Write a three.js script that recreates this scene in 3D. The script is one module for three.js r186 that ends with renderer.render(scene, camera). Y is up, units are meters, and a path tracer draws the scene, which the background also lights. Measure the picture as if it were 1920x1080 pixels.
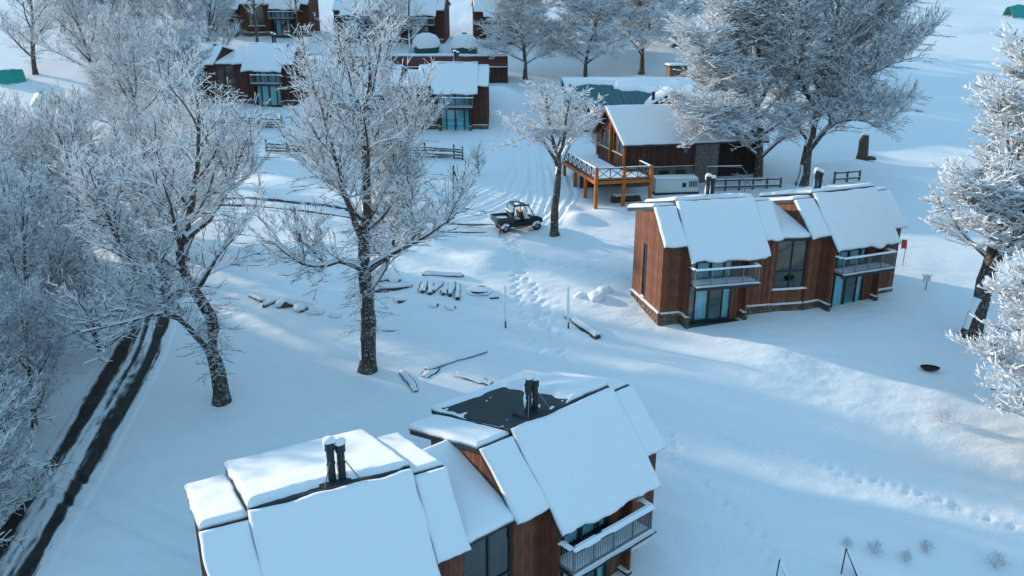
import * as THREE from 'three';
import { mergeGeometries, mergeVertices } from 'three/addons/utils/BufferGeometryUtils.js';

// ---------------------------------------------------------------- camera, sky, sun, exposure
const scene = new THREE.Scene();
const camera = new THREE.PerspectiveCamera(38.42, 16 / 9, 0.5, 900);
camera.position.set(0, 19.68, 0);
camera.rotation.set(-19.0 * Math.PI / 180, 0, 0);
const renderer = new THREE.WebGLRenderer({ antialias: true });
renderer.toneMapping = THREE.LinearToneMapping;
renderer.toneMappingExposure = 1.12;
renderer.shadowMap.enabled = true;
{
  const w = 64, h = 64, d = new Float32Array(w * h * 4);          // clear winter sky: deep blue overhead, paler at the horizon
  for (let j = 0; j < h; j++) {
    const el = Math.max(0, Math.sin(((j + .5) / h - .5) * Math.PI));
    const k = Math.pow(1 - el, 2.2);
    for (let i = 0; i < w; i++) {
      const o = (j * w + i) * 4;
      d[o] = .272 + .17 * k; d[o + 1] = .525 + .16 * k; d[o + 2] = .785 + .08 * k; d[o + 3] = 1;
    }
  }
  const sky = new THREE.DataTexture(d, w, h, THREE.RGBAFormat, THREE.FloatType);
  sky.mapping = THREE.EquirectangularReflectionMapping; sky.magFilter = sky.minFilter = THREE.LinearFilter; sky.needsUpdate = true;
  scene.background = sky; scene.environment = sky;
}
const SUN_AZ = 28 * Math.PI / 180, SUN_EL = 14.1 * Math.PI / 180;   // low morning sun from the left and a little behind the village
const sun = new THREE.DirectionalLight(new THREE.Color().setRGB(1, .86, .70), 4.4);
sun.position.set(-Math.cos(SUN_AZ) * Math.cos(SUN_EL) * 150, Math.sin(SUN_EL) * 150 + 5, -Math.sin(SUN_AZ) * Math.cos(SUN_EL) * 150 - 60);
sun.target.position.set(0, 5, -60);
sun.castShadow = true; sun.shadow.mapSize.set(4096, 4096); sun.shadow.radius = 2.2;
Object.assign(sun.shadow.camera, { left: -110, right: 110, top: 90, bottom: -90, near: 1, far: 420 });
scene.add(sun, sun.target);

// ---------------------------------------------------------------- helpers
function rng(seed) { let a = (seed * 2654435761) >>> 0; return () => { a = (a + 0x6D2B79F5) | 0; let t = Math.imul(a ^ (a >>> 15), 1 | a); t = (t + Math.imul(t ^ (t >>> 7), 61 | t)) ^ t; return ((t ^ (t >>> 14)) >>> 0) / 4294967296; }; }
function hash2(i, j, s) { let h = (Math.imul(i, 374761393) + Math.imul(j, 668265263) + Math.imul(s, 974634777)) | 0; h = Math.imul(h ^ (h >>> 13), 1274126177); return ((h ^ (h >>> 16)) >>> 0) / 4294967296; }
function vnoise(x, y, s = 0) {
  const i = Math.floor(x), j = Math.floor(y); let u = x - i, v = y - j; u = u * u * (3 - 2 * u); v = v * v * (3 - 2 * v);
  const a = hash2(i, j, s), b = hash2(i + 1, j, s), c = hash2(i, j + 1, s), e = hash2(i + 1, j + 1, s);
  return (a + (b - a) * u + (c - a) * v + (a - b - c + e) * u * v) * 2 - 1;
}
const fbm = (x, y, s = 0, o = 3) => { let r = 0, a = .6, f = 1; for (let k = 0; k < o; k++) { r += a * vnoise(x * f, y * f, s + k * 7); a *= .5; f *= 2.13; } return r; };
const V = (x, y, z) => new THREE.Vector3(x, y, z);
const clamp = (x, a, b) => Math.min(b, Math.max(a, x)), lerp = (a, b, t) => a + (b - a) * t;
const sstep = (a, b, x) => { const t = clamp((x - a) / (b - a), 0, 1); return t * t * (3 - 2 * t); };
const rgb = (r, g, b) => new THREE.Color().setRGB(r, g, b);
const taken = {};
function numbered(n) { if (!(n in taken)) { taken[n] = 0; return n; } return n + '_' + String(++taken[n]).padStart(3, '0'); }
function shade(o) { o.traverse((m) => { if (m.isMesh) { m.castShadow = true; m.receiveShadow = true; } }); return o; }
function tag(o, label, category, group, kind) { o.userData.label = label; if (category) o.userData.category = category; if (group) o.userData.group = group; if (kind) o.userData.kind = kind; return o; }
function thing(name, label, category, pos = [0, 0, 0], turn = 0, group) {
  const g = new THREE.Group(); g.name = numbered(name); g.position.set(...pos); g.rotation.y = turn; scene.add(g); return tag(g, label, category, group);
}
function part(name, geo, mat, parent, M) { const m = new THREE.Mesh(geo, mat); m.name = name; if (M) m.applyMatrix4(M); parent.add(m); return m; }
function pgroup(name, parent, M) { const g = new THREE.Group(); g.name = name; if (M) g.applyMatrix4(M); parent.add(g); return g; }
class MB {                                                          // collects flat-shaded faces; uv in metres
  constructor() { this.p = []; this.c = []; this.uv = []; }
  tri(a, b, c, col) {
    const ux = b[0] - a[0], uy = b[1] - a[1], uz = b[2] - a[2], vx = c[0] - a[0], vy = c[1] - a[1], vz = c[2] - a[2];
    const nx = Math.abs(uy * vz - uz * vy), ny = Math.abs(uz * vx - ux * vz), nz = Math.abs(ux * vy - uy * vx);
    for (const q of [a, b, c]) {
      this.p.push(q[0], q[1], q[2]);
      if (ny >= nx && ny >= nz) this.uv.push(q[0], q[2]); else if (nx >= nz) this.uv.push(q[2], q[1]); else this.uv.push(q[0], q[1]);
      const k = col || [1, 1, 1]; this.c.push(k[0], k[1], k[2]);
    }
  }
  quad(a, b, c, d, col) { this.tri(a, b, c, col); this.tri(a, c, d, col); return this; }
  hexa(b, t, col) {                                                 // b, t: four bottom and four top corners, counterclockwise from above
    this.quad(t[0], t[1], t[2], t[3], col).quad(b[3], b[2], b[1], b[0], col);
    for (let i = 0; i < 4; i++) { const j = (i + 1) % 4; this.quad(b[i], b[j], t[j], t[i], col); }
    return this;
  }
  box(x0, x1, y0, y1, z0, z1, col) { return this.hexa([[x0, y0, z1], [x1, y0, z1], [x1, y0, z0], [x0, y0, z0]], [[x0, y1, z1], [x1, y1, z1], [x1, y1, z0], [x0, y1, z0]], col); }
  bar(a, b, w, hgt, col) {                                          // a squared bar from a to b
    const A = V(...a), B = V(...b), d = B.clone().sub(A).normalize(), up = Math.abs(d.y) > .9 ? V(1, 0, 0) : V(0, 1, 0);
    const s = d.clone().cross(up).normalize().multiplyScalar(w / 2), u = s.clone().cross(d).normalize().multiplyScalar(hgt / 2);
    const c = (P, i, j) => P.clone().addScaledVector(s, i).addScaledVector(u, j).toArray();
    return this.hexa([c(A, -1, -1), c(A, 1, -1), c(B, 1, -1), c(B, -1, -1)], [c(A, -1, 1), c(A, 1, 1), c(B, 1, 1), c(B, -1, 1)], col);
  }
  tube(pts, rads, n = 8, col, cap = true) {
    const rings = pts.map((q, i) => {
      const a = V(...pts[Math.max(0, i - 1)]), b = V(...pts[Math.min(pts.length - 1, i + 1)]), d = b.sub(a).normalize();
      const s = d.clone().cross(Math.abs(d.y) > .9 ? V(1, 0, 0) : V(0, 1, 0)).normalize(), u = s.clone().cross(d).normalize(), r = Array.isArray(rads) ? rads[i] : rads, o = [];
      for (let k = 0; k < n; k++) { const t = k / n * 2 * Math.PI; o.push(V(...q).addScaledVector(s, Math.cos(t) * r).addScaledVector(u, Math.sin(t) * r).toArray()); }
      return o;
    });
    for (let i = 0; i + 1 < rings.length; i++) for (let k = 0; k < n; k++) { const j = (k + 1) % n; this.quad(rings[i][k], rings[i][j], rings[i + 1][j], rings[i + 1][k], col); }
    if (cap) for (const [r, f] of [[rings[0], 1], [rings[rings.length - 1], 0]]) for (let k = 1; k + 1 < n; k++) f ? this.tri(r[0], r[k + 1], r[k], col) : this.tri(r[0], r[k], r[k + 1], col);
    return this;
  }
  geo(smooth) {
    let g = new THREE.BufferGeometry();
    g.setAttribute('position', new THREE.Float32BufferAttribute(this.p, 3));
    g.setAttribute('uv', new THREE.Float32BufferAttribute(this.uv, 2));
    g.setAttribute('color', new THREE.Float32BufferAttribute(this.c, 3));
    if (smooth) { g.deleteAttribute('uv'); g = mergeVertices(g, 1e-4); const q = g.attributes.position, uv = []; for (let i = 0; i < q.count; i++) uv.push(q.getX(i) + q.getY(i) * .3, q.getZ(i) + q.getY(i) * .7); g.setAttribute('uv', new THREE.Float32BufferAttribute(uv, 2)); }
    g.computeVertexNormals(); return g;
  }
}
function lumpGeo(rx, ry, rz, seed, amp = .18, det = 3) {            // an uneven rounded lump sitting on y = 0
  let g = new THREE.IcosahedronGeometry(1, det); g.deleteAttribute('uv'); g.deleteAttribute('normal'); g = mergeVertices(g, 1e-4);
  const p = g.attributes.position, uv = [];
  for (let i = 0; i < p.count; i++) {
    const x = p.getX(i), y = p.getY(i), z = p.getZ(i), k = 1 + amp * fbm(x * 1.7 + seed * 3.1, z * 1.7 + y * 1.3, seed, 3);
    p.setXYZ(i, x * rx * k, Math.max(y, -.35) * ry * k, z * rz * k); uv.push(x * rx, z * rz);
  }
  g.setAttribute('uv', new THREE.Float32BufferAttribute(uv, 2)); g.computeVertexNormals(); return g;
}

// ---------------------------------------------------------------- textures and materials
function tex(w, h, f, srgb = false, rep = 1) {
  const d = new Uint8Array(w * h * 4);
  for (let j = 0; j < h; j++) for (let i = 0; i < w; i++) { const c = f(i / w, j / h), o = (j * w + i) * 4; for (let k = 0; k < 3; k++) d[o + k] = clamp(Math.round((c.length ? c[k] : c) * 255), 0, 255); d[o + 3] = 255; }
  const t = new THREE.DataTexture(d, w, h); t.wrapS = t.wrapT = THREE.RepeatWrapping; t.magFilter = THREE.LinearFilter; t.minFilter = THREE.LinearMipmapLinearFilter;
  if (srgb) t.colorSpace = THREE.SRGBColorSpace; t.repeat.set(rep, rep); t.needsUpdate = true; return t;
}
function tnoise(u, v, n, m, s) {                                     // noise that tiles
  const x = u * n, y = v * m, i = Math.floor(x), j = Math.floor(y); let a = x - i, b = y - j; a = a * a * (3 - 2 * a); b = b * b * (3 - 2 * b);
  const H = (p, q) => hash2(((p % n) + n) % n, ((q % m) + m) % m, s);
  return lerp(lerp(H(i, j), H(i + 1, j), a), lerp(H(i, j + 1), H(i + 1, j + 1), a), b);
}
const snowBump = tex(512, 512, (u, v) => .30 * tnoise(u, v, 12, 20, 1) + .28 * tnoise(u, v, 37, 51, 2) + .22 * tnoise(u, v, 90, 110, 3) + .2 * tnoise(u, v, 220, 230, 4), false, .22);
const grain = tex(256, 256, (u, v) => { const g = .62 + .24 * tnoise(u, v, 60, 2, 5) + .2 * tnoise(u, v, 110, 5, 6) - .16 * tnoise(u, v, 7, 3, 7); return [g, g * .985, g * .97]; }, true, 1);
const grainBump = tex(256, 256, (u, v) => tnoise(u, v, 90, 3, 8), false, 1);
const barkTex = tex(256, 256, (u, v) => {                            // grey-brown bark with rime and snow stuck to it in flecks
  const g = .22 + .22 * tnoise(u, v, 26, 6, 9) + .15 * tnoise(u, v, 60, 40, 10), s = tnoise(u, v, 22, 24, 11) * .55 + tnoise(u, v, 64, 58, 12) * .45;
  return s > .70 ? [.88, .89, .9] : [g, g * .86, g * .76];
}, true, .5);
const rimeTex = tex(256, 256, (u, v) => { const s = tnoise(u, v, 10, 14, 31) * .5 + tnoise(u, v, 40, 44, 32) * .5; return s > .5 ? [.9, .91, .92] : [.27, .245, .23]; }, true, .9);
const stoneTex = tex(256, 256, (u, v) => { const g = .5 + .3 * tnoise(u, v, 16, 16, 13) + .22 * tnoise(u, v, 60, 60, 14); return [g, g * .96, g * .92]; }, true, .8);
const std = (o) => new THREE.MeshStandardMaterial(o);
const M = {
  snow: std({ color: rgb(.86, .875, .89), roughness: .95, bumpMap: snowBump, bumpScale: .022 }),
  roofSnow: std({ color: rgb(.87, .88, .895), roughness: .95, bumpMap: snowBump, bumpScale: .008 }),
  clump: std({ color: rgb(.91, .925, .94), roughness: .97 }),
  plank: [[.29, .092, .040], [.33, .108, .046], [.21, .07, .035], [.385, .135, .056], [.25, .093, .048]].map((c) => std({ color: rgb(...c), roughness: .78, map: grain, bumpMap: grainBump, bumpScale: .004 })),
  cladding: std({ color: rgb(1, 1, 1), vertexColors: true, roughness: .8, map: grain }),
  orange: std({ color: rgb(.85, .235, .03), roughness: .6, map: grain }),
  oldWood: std({ color: rgb(.16, .125, .10), roughness: .9, map: grain }),
  metal: std({ color: rgb(.028, .034, .038), roughness: .55, metalness: .2 }),
  sheet: std({ color: rgb(.016, .030, .036), roughness: .7, bumpMap: snowBump, bumpScale: .012 }),
  tealSheet: std({ color: rgb(.03, .12, .14), roughness: .55 }),
  redSheet: std({ color: rgb(.20, .055, .06), roughness: .65, map: stoneTex }),
  frame: std({ color: rgb(.018, .02, .022), roughness: .5 }),
  rail: std({ color: rgb(.22, .25, .27), roughness: .4, metalness: .5 }),
  glass: new THREE.MeshPhysicalMaterial({ color: rgb(.46, .86, .93), roughness: .03, transmission: 1, thickness: 0, ior: 2.0 }),
  clearGlass: new THREE.MeshPhysicalMaterial({ color: rgb(.95, .96, .96), roughness: .03, transmission: 1, thickness: 0, ior: 1.5 }),
  curtain: new THREE.MeshPhysicalMaterial({ color: rgb(.82, .85, .85), roughness: .95, transmission: .2, thickness: 0 }),
  stone: [[.27, .19, .14], [.33, .24, .18], [.21, .165, .14], [.36, .27, .21]].map((c) => std({ color: rgb(...c), roughness: .92, map: stoneTex })),
  mortar: std({ color: rgb(.20, .17, .155), roughness: .95, map: stoneTex }),
  concrete: std({ color: rgb(.30, .28, .27), roughness: .92, map: stoneTex }),
  bark: std({ color: rgb(.5, .5, .5), roughness: .95, map: barkTex }),
  twig: new THREE.MeshPhysicalMaterial({ color: rgb(1, 1, 1), vertexColors: true, roughness: 1, transmission: .3, thickness: 0 }),
  rimeBark: std({ color: rgb(.9, .9, .9), roughness: .95, map: rimeTex }),
  road: std({ color: rgb(1, 1, 1), vertexColors: true, roughness: .85, bumpMap: snowBump, bumpScale: .03 }),
  black: std({ color: rgb(.012, .013, .014), roughness: .55 }),
  rubber: std({ color: rgb(.02, .02, .02), roughness: .9 }),
  bodyPaint: std({ color: rgb(.03, .05, .055), roughness: .35 }),
  cream: std({ color: rgb(.62, .64, .60), roughness: .5 }),
  greenTarp: std({ color: rgb(.012, .30, .25), roughness: .45, side: THREE.DoubleSide }),
  tank: std({ color: rgb(.02, .07, .07), roughness: .5 }),
  red: std({ color: rgb(.65, .07, .06), roughness: .7, side: THREE.DoubleSide }),
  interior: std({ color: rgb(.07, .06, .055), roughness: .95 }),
};

// ---------------------------------------------------------------- the ground
function nearest(x, z, line) {
  let best = 1e9, along = 0, acc = 0, side = 0;
  for (let i = 0; i + 1 < line.length; i++) {
    const [ax, az] = line[i], [bx, bz] = line[i + 1], dx = bx - ax, dz = bz - az, L = Math.hypot(dx, dz), t = clamp(((x - ax) * dx + (z - az) * dz) / (L * L), 0, 1);
    const px = x - ax - dx * t, pz = z - az - dz * t, d = Math.hypot(px, pz);
    if (d < best) { best = d; along = acc + t * L; side = Math.sign(px * dz - pz * dx); }
    acc += L;
  }
  return [best, along, side];
}
const WHEEL_TRACKS = [
  [[1.6, -92], [1.3, -83], [1.2, -76], [1.1, -70.5], [.4, -66], [-1.8, -62.5], [-5, -60.2], [-9, -60]],
  [[2.6, -93], [2.3, -84], [2.2, -76], [2.3, -70], [2.2, -65], [1.5, -61], [.4, -59.2]],
  [[.2, -90], [-.1, -82], [-.4, -74], [-1.4, -68.5], [-4.2, -64], [-7.5, -62.2], [-12, -61.8]],
  [[3.6, -88], [3.5, -78], [4.2, -71], [4.4, -66], [3.4, -62], [2.4, -59.4]],
  [[-18.4, -29.4], [-12, -26.4], [-3, -22.4]],
];
const FOOT_PATHS = [
  [[.2, -57], [.4, -53.5], [1.3, -48.3], [1.8, -43.4], [3.1, -38.8], [4.8, -35.4], [6.9, -32.8], [7.7, -30.5], [8.8, -27.9], [9.6, -25]],
  [[-.6, -57], [.1, -53], [.5, -48.6], [.9, -44.5], [1.5, -40]],
  [[.9, -53.5], [2.6, -52.2], [4.9, -51.5], [7.4, -50], [8.1, -48.6]],
  [[8.5, -33.5], [12.5, -31.6], [16, -29.2], [19.3, -27.1], [22, -25.6]],
  [[9.6, -33], [13.4, -30.6], [17, -28.4], [20, -26.4]],
  [[1.2, -41], [.6, -43], [2, -44.6], [1.1, -46], [2.2, -47]],
];
const MOUNDS = [[-1.6, -52.6, .55, 1.9], [4.9, -60.3, .55, 1.1], [4.3, -62.3, .35, .9], [-1.5, -95, 2.2, 3.6], [-5, -47.8, .35, 2.0], [-9, -49.3, .45, 1.8], [-12.5, -45.6, .5, 2.4], [-15, -47.5, .4, 2], [7.6, -61.5, .3, 1.5],
  [-13.5, -52.4, .5, 2.2], [9.3, -37.6, .22, 4], [14.2, -40.5, .25, 3], [30.6, -73.4, .5, 1.6], [13, -25.5, .25, 2.6], [-20, -67, .5, 3], [-27, -80, .6, 3]];
const BERMS = [[[28, -73], [62, -66], .42, 1.0], [[32, -97], [60, -93], .32, 1.1], [[36, -118], [95, -106], .55, 1.3], [[45, -137], [100, -127], .5, 1.4], [[42, -150], [100, -142], .5, 1.6]];
// the flank of the mountain rises on the left, outside the frame, between the low sun and the near left ground
const flank = (x, z) => { const k = Math.max(0, -43 - x); return Math.min(15, k * k / (k + 4) * 1.35) * sstep(-74, -60, z) * (1 + .12 * vnoise(x * .09, z * .09, 17)); };
const baseT = (z) => .112 * (-z - 21) + .8 * Math.log1p(Math.exp((-z - 98) / 8));
function T(x, z, fine = false) {
  let y = baseT(z) + (x < -43 ? flank(x, z) : 0);
  const calm = sstep(0, 9, Math.abs(z + 30)) * .5 + .5;
  y += .22 * fbm(x * .07, z * .07, 3, 2) * calm + .10 * fbm(x * .23 + 9, z * .23, 5, 2);
  for (const [mx, mz, mh, mr] of MOUNDS) { const d = ((x - mx) ** 2 + (z - mz) ** 2) / (mr * mr); if (d < 6) y += mh * Math.exp(-d); }
  if (x > 20 && z < -55) for (const [a, b, bh, bw] of BERMS) { const [d] = nearest(x, z, [a, b]); if (d < 5) y += bh * Math.exp(-d * d / (bw * bw)) * (.8 + .4 * vnoise(x * .3, z * .3, 8)); }
  if (!fine) return y;
  y += .045 * fbm(x * .8 + z * .4, z * 1.5 - x * .3, 11, 4) * (.5 + .8 * sstep(-.3, .5, vnoise(x * .13, z * .13, 12)));
  if (x > -20 && x < 12 && z < -20 && z > -95) {
    for (const t of WHEEL_TRACKS) { const [d, a] = nearest(x, z, t); if (d < 1.6) { const r = Math.abs(d - .62); y += -.12 * Math.exp(-r * r / .03) + .06 * Math.exp(-((r - .3) ** 2) / .015) + .015 * vnoise(a * 5, d * 6, 4); } }
  }
  if (x > -4 && x < 24 && z < -22 && z > -60) for (let q = 0; q < FOOT_PATHS.length; q++) {
    const [d, a, s] = nearest(x, z, FOOT_PATHS[q]);
    if (d < 1) { const k = Math.round(a / .42), da = a - k * .42 - .16 * (hash2(k, q, 5) - .5), off = (k % 2 ? .13 : -.13) + .3 * vnoise(k * .31, q, 21), e = d * s - off; y += -(q > 2 ? .10 : .17) * (.4 + .9 * hash2(k, q, 6)) * Math.exp(-(da * da / .02 + e * e / .014)) + .02 * Math.exp(-e * e / .09) * vnoise(a * 4, d * 5, 9); }
  }
  if (x > -3 && x < 6 && z < -36 && z > -49) { const w = Math.exp(-(((x - 1.4) / 1.8) ** 2 + ((z + 43) / 4) ** 2)); y -= .11 * w * sstep(.15, .6, vnoise(x * 3.1, z * 2.6, 31)); }
  return y;
}
function axis(lo, hi, a, b, fine, grow, most) {
  const r = []; for (let x = a; x <= b + 1e-6; x += fine) r.push(x);
  let s = fine; for (let x = b; x < hi;) { s = Math.min(s * grow, most); x += s; r.push(Math.min(x, hi)); }
  s = fine; for (let x = a; x > lo;) { s = Math.min(s * grow, most); x -= s; r.unshift(Math.max(x, lo)); }
  return r;
}
{
  const xs = axis(-260, 260, -16, 17, .145, 1.035, 9), zs = axis(-420, 40, -72, -23, .145, 1.03, 8), nx = xs.length, nz = zs.length;
  const p = new Float32Array(nx * nz * 3), uv = new Float32Array(nx * nz * 2), ix = new Uint32Array((nx - 1) * (nz - 1) * 6);
  for (let j = 0, o = 0; j < nz; j++) for (let i = 0; i < nx; i++, o++) { p[o * 3] = xs[i]; p[o * 3 + 1] = T(xs[i], zs[j], true); p[o * 3 + 2] = zs[j]; uv[o * 2] = xs[i]; uv[o * 2 + 1] = zs[j]; }
  for (let j = 0, o = 0; j + 1 < nz; j++) for (let i = 0; i + 1 < nx; i++) { const a = j * nx + i, b = a + 1, c = a + nx, d = c + 1; ix[o++] = a; ix[o++] = c; ix[o++] = b; ix[o++] = b; ix[o++] = c; ix[o++] = d; }
  const g = new THREE.BufferGeometry(); g.setAttribute('position', new THREE.BufferAttribute(p, 3)); g.setAttribute('uv', new THREE.BufferAttribute(uv, 2)); g.setIndex(new THREE.BufferAttribute(ix, 1)); g.computeVertexNormals();
  const m = new THREE.Mesh(g, M.snow); m.name = 'snow_ground'; m.userData.kind = 'structure'; m.userData.label = 'snow covered ground rising gently towards the back'; scene.add(m);
}
// the muddy road: comes down past the left trees, and the same road leads to the parked utility vehicle
function roadSheet(name, line, width, seed, label, clear) {
  const curve = new THREE.CatmullRomCurve3(line.map(([x, z]) => V(x, 0, z))), len = curve.getLength(), st = .09, pts = curve.getSpacedPoints(Math.round(len / st)), n = Math.round(width / .06);
  const p = [], c = [], uv = [], ix = [];
  for (let i = 0; i < pts.length; i++) {
    const a = pts[Math.max(0, i - 1)], b = pts[Math.min(pts.length - 1, i + 1)], dx = b.x - a.x, dz = b.z - a.z, L = Math.hypot(dx, dz), sx = -dz / L, sz = dx / L, s = i * st, end = Math.min(s, len - s);
    const sway = .18 * vnoise(s * .22, 1, seed);
    for (let k = 0; k <= n; k++) {
      const q = (k / n - .5) * width, x = pts[i].x + sx * q, z = pts[i].z + sz * q, e = Math.abs(q);
      const rut = Math.exp(-((Math.abs(q - sway) - .78) ** 2) / .09), no = .8 * fbm(s * .12, q * 3.2, seed, 2) + .5 * fbm(s * .3, q * 8, seed + 4, 2) + .34 * fbm(s * 2.1, q * 9, seed + 8, 3);
      let mud = rut * 1.25 + .5 * clear + no * 1.0 - .5 - 1.5 * sstep(width * .30, width * .5, e + .3 * vnoise(s * .5, q, seed + 2)) - sstep(1.5, 0, end);
      mud = sstep(-.2, .38, mud);
      p.push(x, T(x, z, true) + .085 - .15 * sstep(width * .40, width * .5, e) - .03 * mud + .015 * no * (1 - mud), z); uv.push(x, z);
      const t = .5 + .5 * vnoise(s * 2.2, q * 5, seed + 9); c.push(lerp(.84, .020 + .035 * t, mud), lerp(.855, .0175 + .025 * t, mud), lerp(.87, .0165 + .019 * t, mud));
    }
  }
  for (let i = 0; i + 1 < pts.length; i++) for (let k = 0; k < n; k++) { const a = i * (n + 1) + k, b = a + 1, d = a + n + 1, e = d + 1; ix.push(a, b, d, b, e, d); }
  const g = new THREE.BufferGeometry(); g.setAttribute('position', new THREE.Float32BufferAttribute(p, 3)); g.setAttribute('uv', new THREE.Float32BufferAttribute(uv, 2)); g.setAttribute('color', new THREE.Float32BufferAttribute(c, 3)); g.setIndex(ix); g.computeVertexNormals();
  const m = new THREE.Mesh(g, M.road); m.name = name; m.userData.kind = 'structure'; m.userData.label = label; scene.add(m);
}
roadSheet('road', [[-17.6, -20], [-18.2, -26], [-18.6, -30], [-19.2, -35.4], [-20.6, -43.5], [-23, -50], [-27, -56]], 3.4, 40, 'wet muddy road with dark wheel ruts running under the left trees', .85);
roadSheet('dirt_track', [[-.9, -58.2], [-5.5, -58.5], [-9.5, -59.8], [-13.5, -61.6], [-18, -63], [-24, -63.6], [-30, -62]], 3.0, 60, 'churned dirt track leading left from the parked utility vehicle', -.1);

// ---------------------------------------------------------------- snow that lies on slabs
function stops(L, cell) { const r = [0, .025, .07, .13]; const n = Math.max(1, Math.round((L - .4) / cell)); for (let i = 0; i <= n; i++) r.push(.2 + (L - .4) * i / n); r.push(L - .13, L - .07, L - .025, L); return r; }
function snowSheet(a, b, d, o = {}) {                                // a origin, b end of u, d end of v (arrays); th thickness
  const { th = .2, seed = 1, cell = .16, over = [.03, .03, .02, .06], rough = [.02, .02, .05, .06], mask, bulge = .03 } = o;
  const A = V(...a), U = V(...b).sub(A), W = V(...d).sub(A), Lu = U.length(), Lv = W.length(); U.normalize(); W.normalize();
  const N = U.clone().cross(W).normalize(); if (N.y < 0) N.negate();
  const us = stops(Lu, cell), vs = stops(Lv, cell), p = [], uv = [], ix = [], nu = us.length, nv = vs.length, q = V(0, 0, 0);
  for (let j = 0; j < nv; j++) for (let i = 0; i < nu; i++) {
    const s = us[i] / Lu, t = vs[j] / Lv;
    const l = over[0] + rough[0] * fbm(vs[j] * 1.5, 3, seed, 2), r = over[1] + rough[1] * fbm(vs[j] * 1.5, 9, seed, 2), f = over[2] + rough[2] * fbm(us[i] * 1.6, 5, seed + 3, 3), k = over[3] + rough[3] * fbm(us[i] * 1.3, 7, seed + 6, 3);
    const u = lerp(-l, Lu + r, s), v = lerp(-f, Lv + k, t), e = Math.min(us[i], Lu - us[i], vs[j], Lv - vs[j]), re = .17;
    let h = th * (e < re ? Math.sqrt(Math.max(0, 1 - (1 - e / re) ** 2)) : 1) * (1 + .22 * fbm(u * .5, v * .5, seed + 11, 2)) + bulge * fbm(u * .9, v * .9, seed + 13, 2) * Math.min(1, e / .3);
    if (mask) { const m = mask(u, v, Lu, Lv); h = h * m - (1 - m) * .07; }
    q.copy(A).addScaledVector(U, u).addScaledVector(W, v).addScaledVector(N, h); p.push(q.x, q.y, q.z); uv.push(u, v);
  }
  const flip = U.clone().cross(W).y < 0;
  for (let j = 0; j + 1 < nv; j++) for (let i = 0; i + 1 < nu; i++) { const a0 = j * nu + i, b0 = a0 + 1, c0 = a0 + nu, d0 = c0 + 1; flip ? ix.push(a0, c0, b0, b0, c0, d0) : ix.push(a0, b0, c0, b0, d0, c0); }
  const loop = []; for (let i = 0; i < nu; i++) loop.push(i); for (let j = 1; j < nv; j++) loop.push(j * nu + nu - 1); for (let i = nu - 2; i >= 0; i--) loop.push((nv - 1) * nu + i); for (let j = nv - 2; j > 0; j--) loop.push(j * nu);
  q.copy(A).addScaledVector(U, Lu / 2).addScaledVector(W, Lv / 2).addScaledVector(N, -.02); p.push(q.x, q.y, q.z); uv.push(0, 0); const cI = nu * nv;
  for (let i = 0; i < loop.length; i++) { const m = loop[i], n2 = loop[(i + 1) % loop.length]; flip ? ix.push(cI, m, n2) : ix.push(cI, n2, m); }
  const g = new THREE.BufferGeometry(); g.setAttribute('position', new THREE.Float32BufferAttribute(p, 3)); g.setAttribute('uv', new THREE.Float32BufferAttribute(uv, 2)); g.setIndex(ix); g.computeVertexNormals(); return g;
}
function slabGeo(a, b, c, d, th) { const lo = (q) => [q[0], q[1] - th, q[2]]; return new MB().hexa([a, b, c, d].map(lo), [a, b, c, d]).geo(); }
function ledge(x0, x1, y, z0, z1, seed, th = .1) { return snowSheet([x0, y, z0], [x1, y, z0], [x0, y, z1], { th, seed, cell: .2, over: [.01, .01, .01, .01], rough: [.01, .01, .015, .015], bulge: .015 }); }

// ---------------------------------------------------------------- vertical board walls
const TONES = [[.14, .048, .028], [.17, .058, .033], [.11, .041, .028], [.19, .07, .04], [.135, .053, .036]];
function boardWall(parent, Mx, o) {                                  // from (x0,z0) to (x1,z1); top(s) gives the height under the roof
  const { x0, z0, x1, z1, y0 = .5, top, holes = [], single = false, w = .165, seed = 1, tone = 1, th = .06 } = o, L = Math.hypot(x1 - x0, z1 - z0), n = Math.max(1, Math.round(L / w)), r = rng(seed * 31 + 7), dx = (x1 - x0) / L, dz = (z1 - z0) / L;
  const wall = single ? pgroup('wall', parent, Mx) : null, all = new MB();
  for (let i = 0; i < n; i++) {
    const a = i * L / n + .004, b = (i + 1) * L / n - .004, k = Math.floor(r() * 5), hole = holes.filter((q) => (a + b) / 2 > q[0] && (a + b) / 2 < q[1]);
    let spans = [[y0, null]];
    for (const q of hole) { spans.pop(); spans.push([y0, q[2]], [q[3], null]); }
    for (const [lo, hi] of spans) {
      const ya = hi ?? top(a), yb = hi ?? top(b); if (Math.min(ya, yb) - lo < .03) continue;
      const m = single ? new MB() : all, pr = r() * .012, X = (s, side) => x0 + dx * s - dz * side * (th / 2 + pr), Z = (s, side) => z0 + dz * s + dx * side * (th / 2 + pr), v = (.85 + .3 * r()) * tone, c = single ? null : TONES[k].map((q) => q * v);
      m.hexa([[X(a, 1), lo, Z(a, 1)], [X(b, 1), lo, Z(b, 1)], [X(b, -1), lo, Z(b, -1)], [X(a, -1), lo, Z(a, -1)]], [[X(a, 1), ya, Z(a, 1)], [X(b, 1), yb, Z(b, 1)], [X(b, -1), yb, Z(b, -1)], [X(a, -1), ya, Z(a, -1)]], c);
      if (single) part('plank', m.geo(), M.plank[k], wall);
    }
  }
  if (!single) part('wall', all.geo(), M.cladding, parent, Mx);
}
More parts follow.
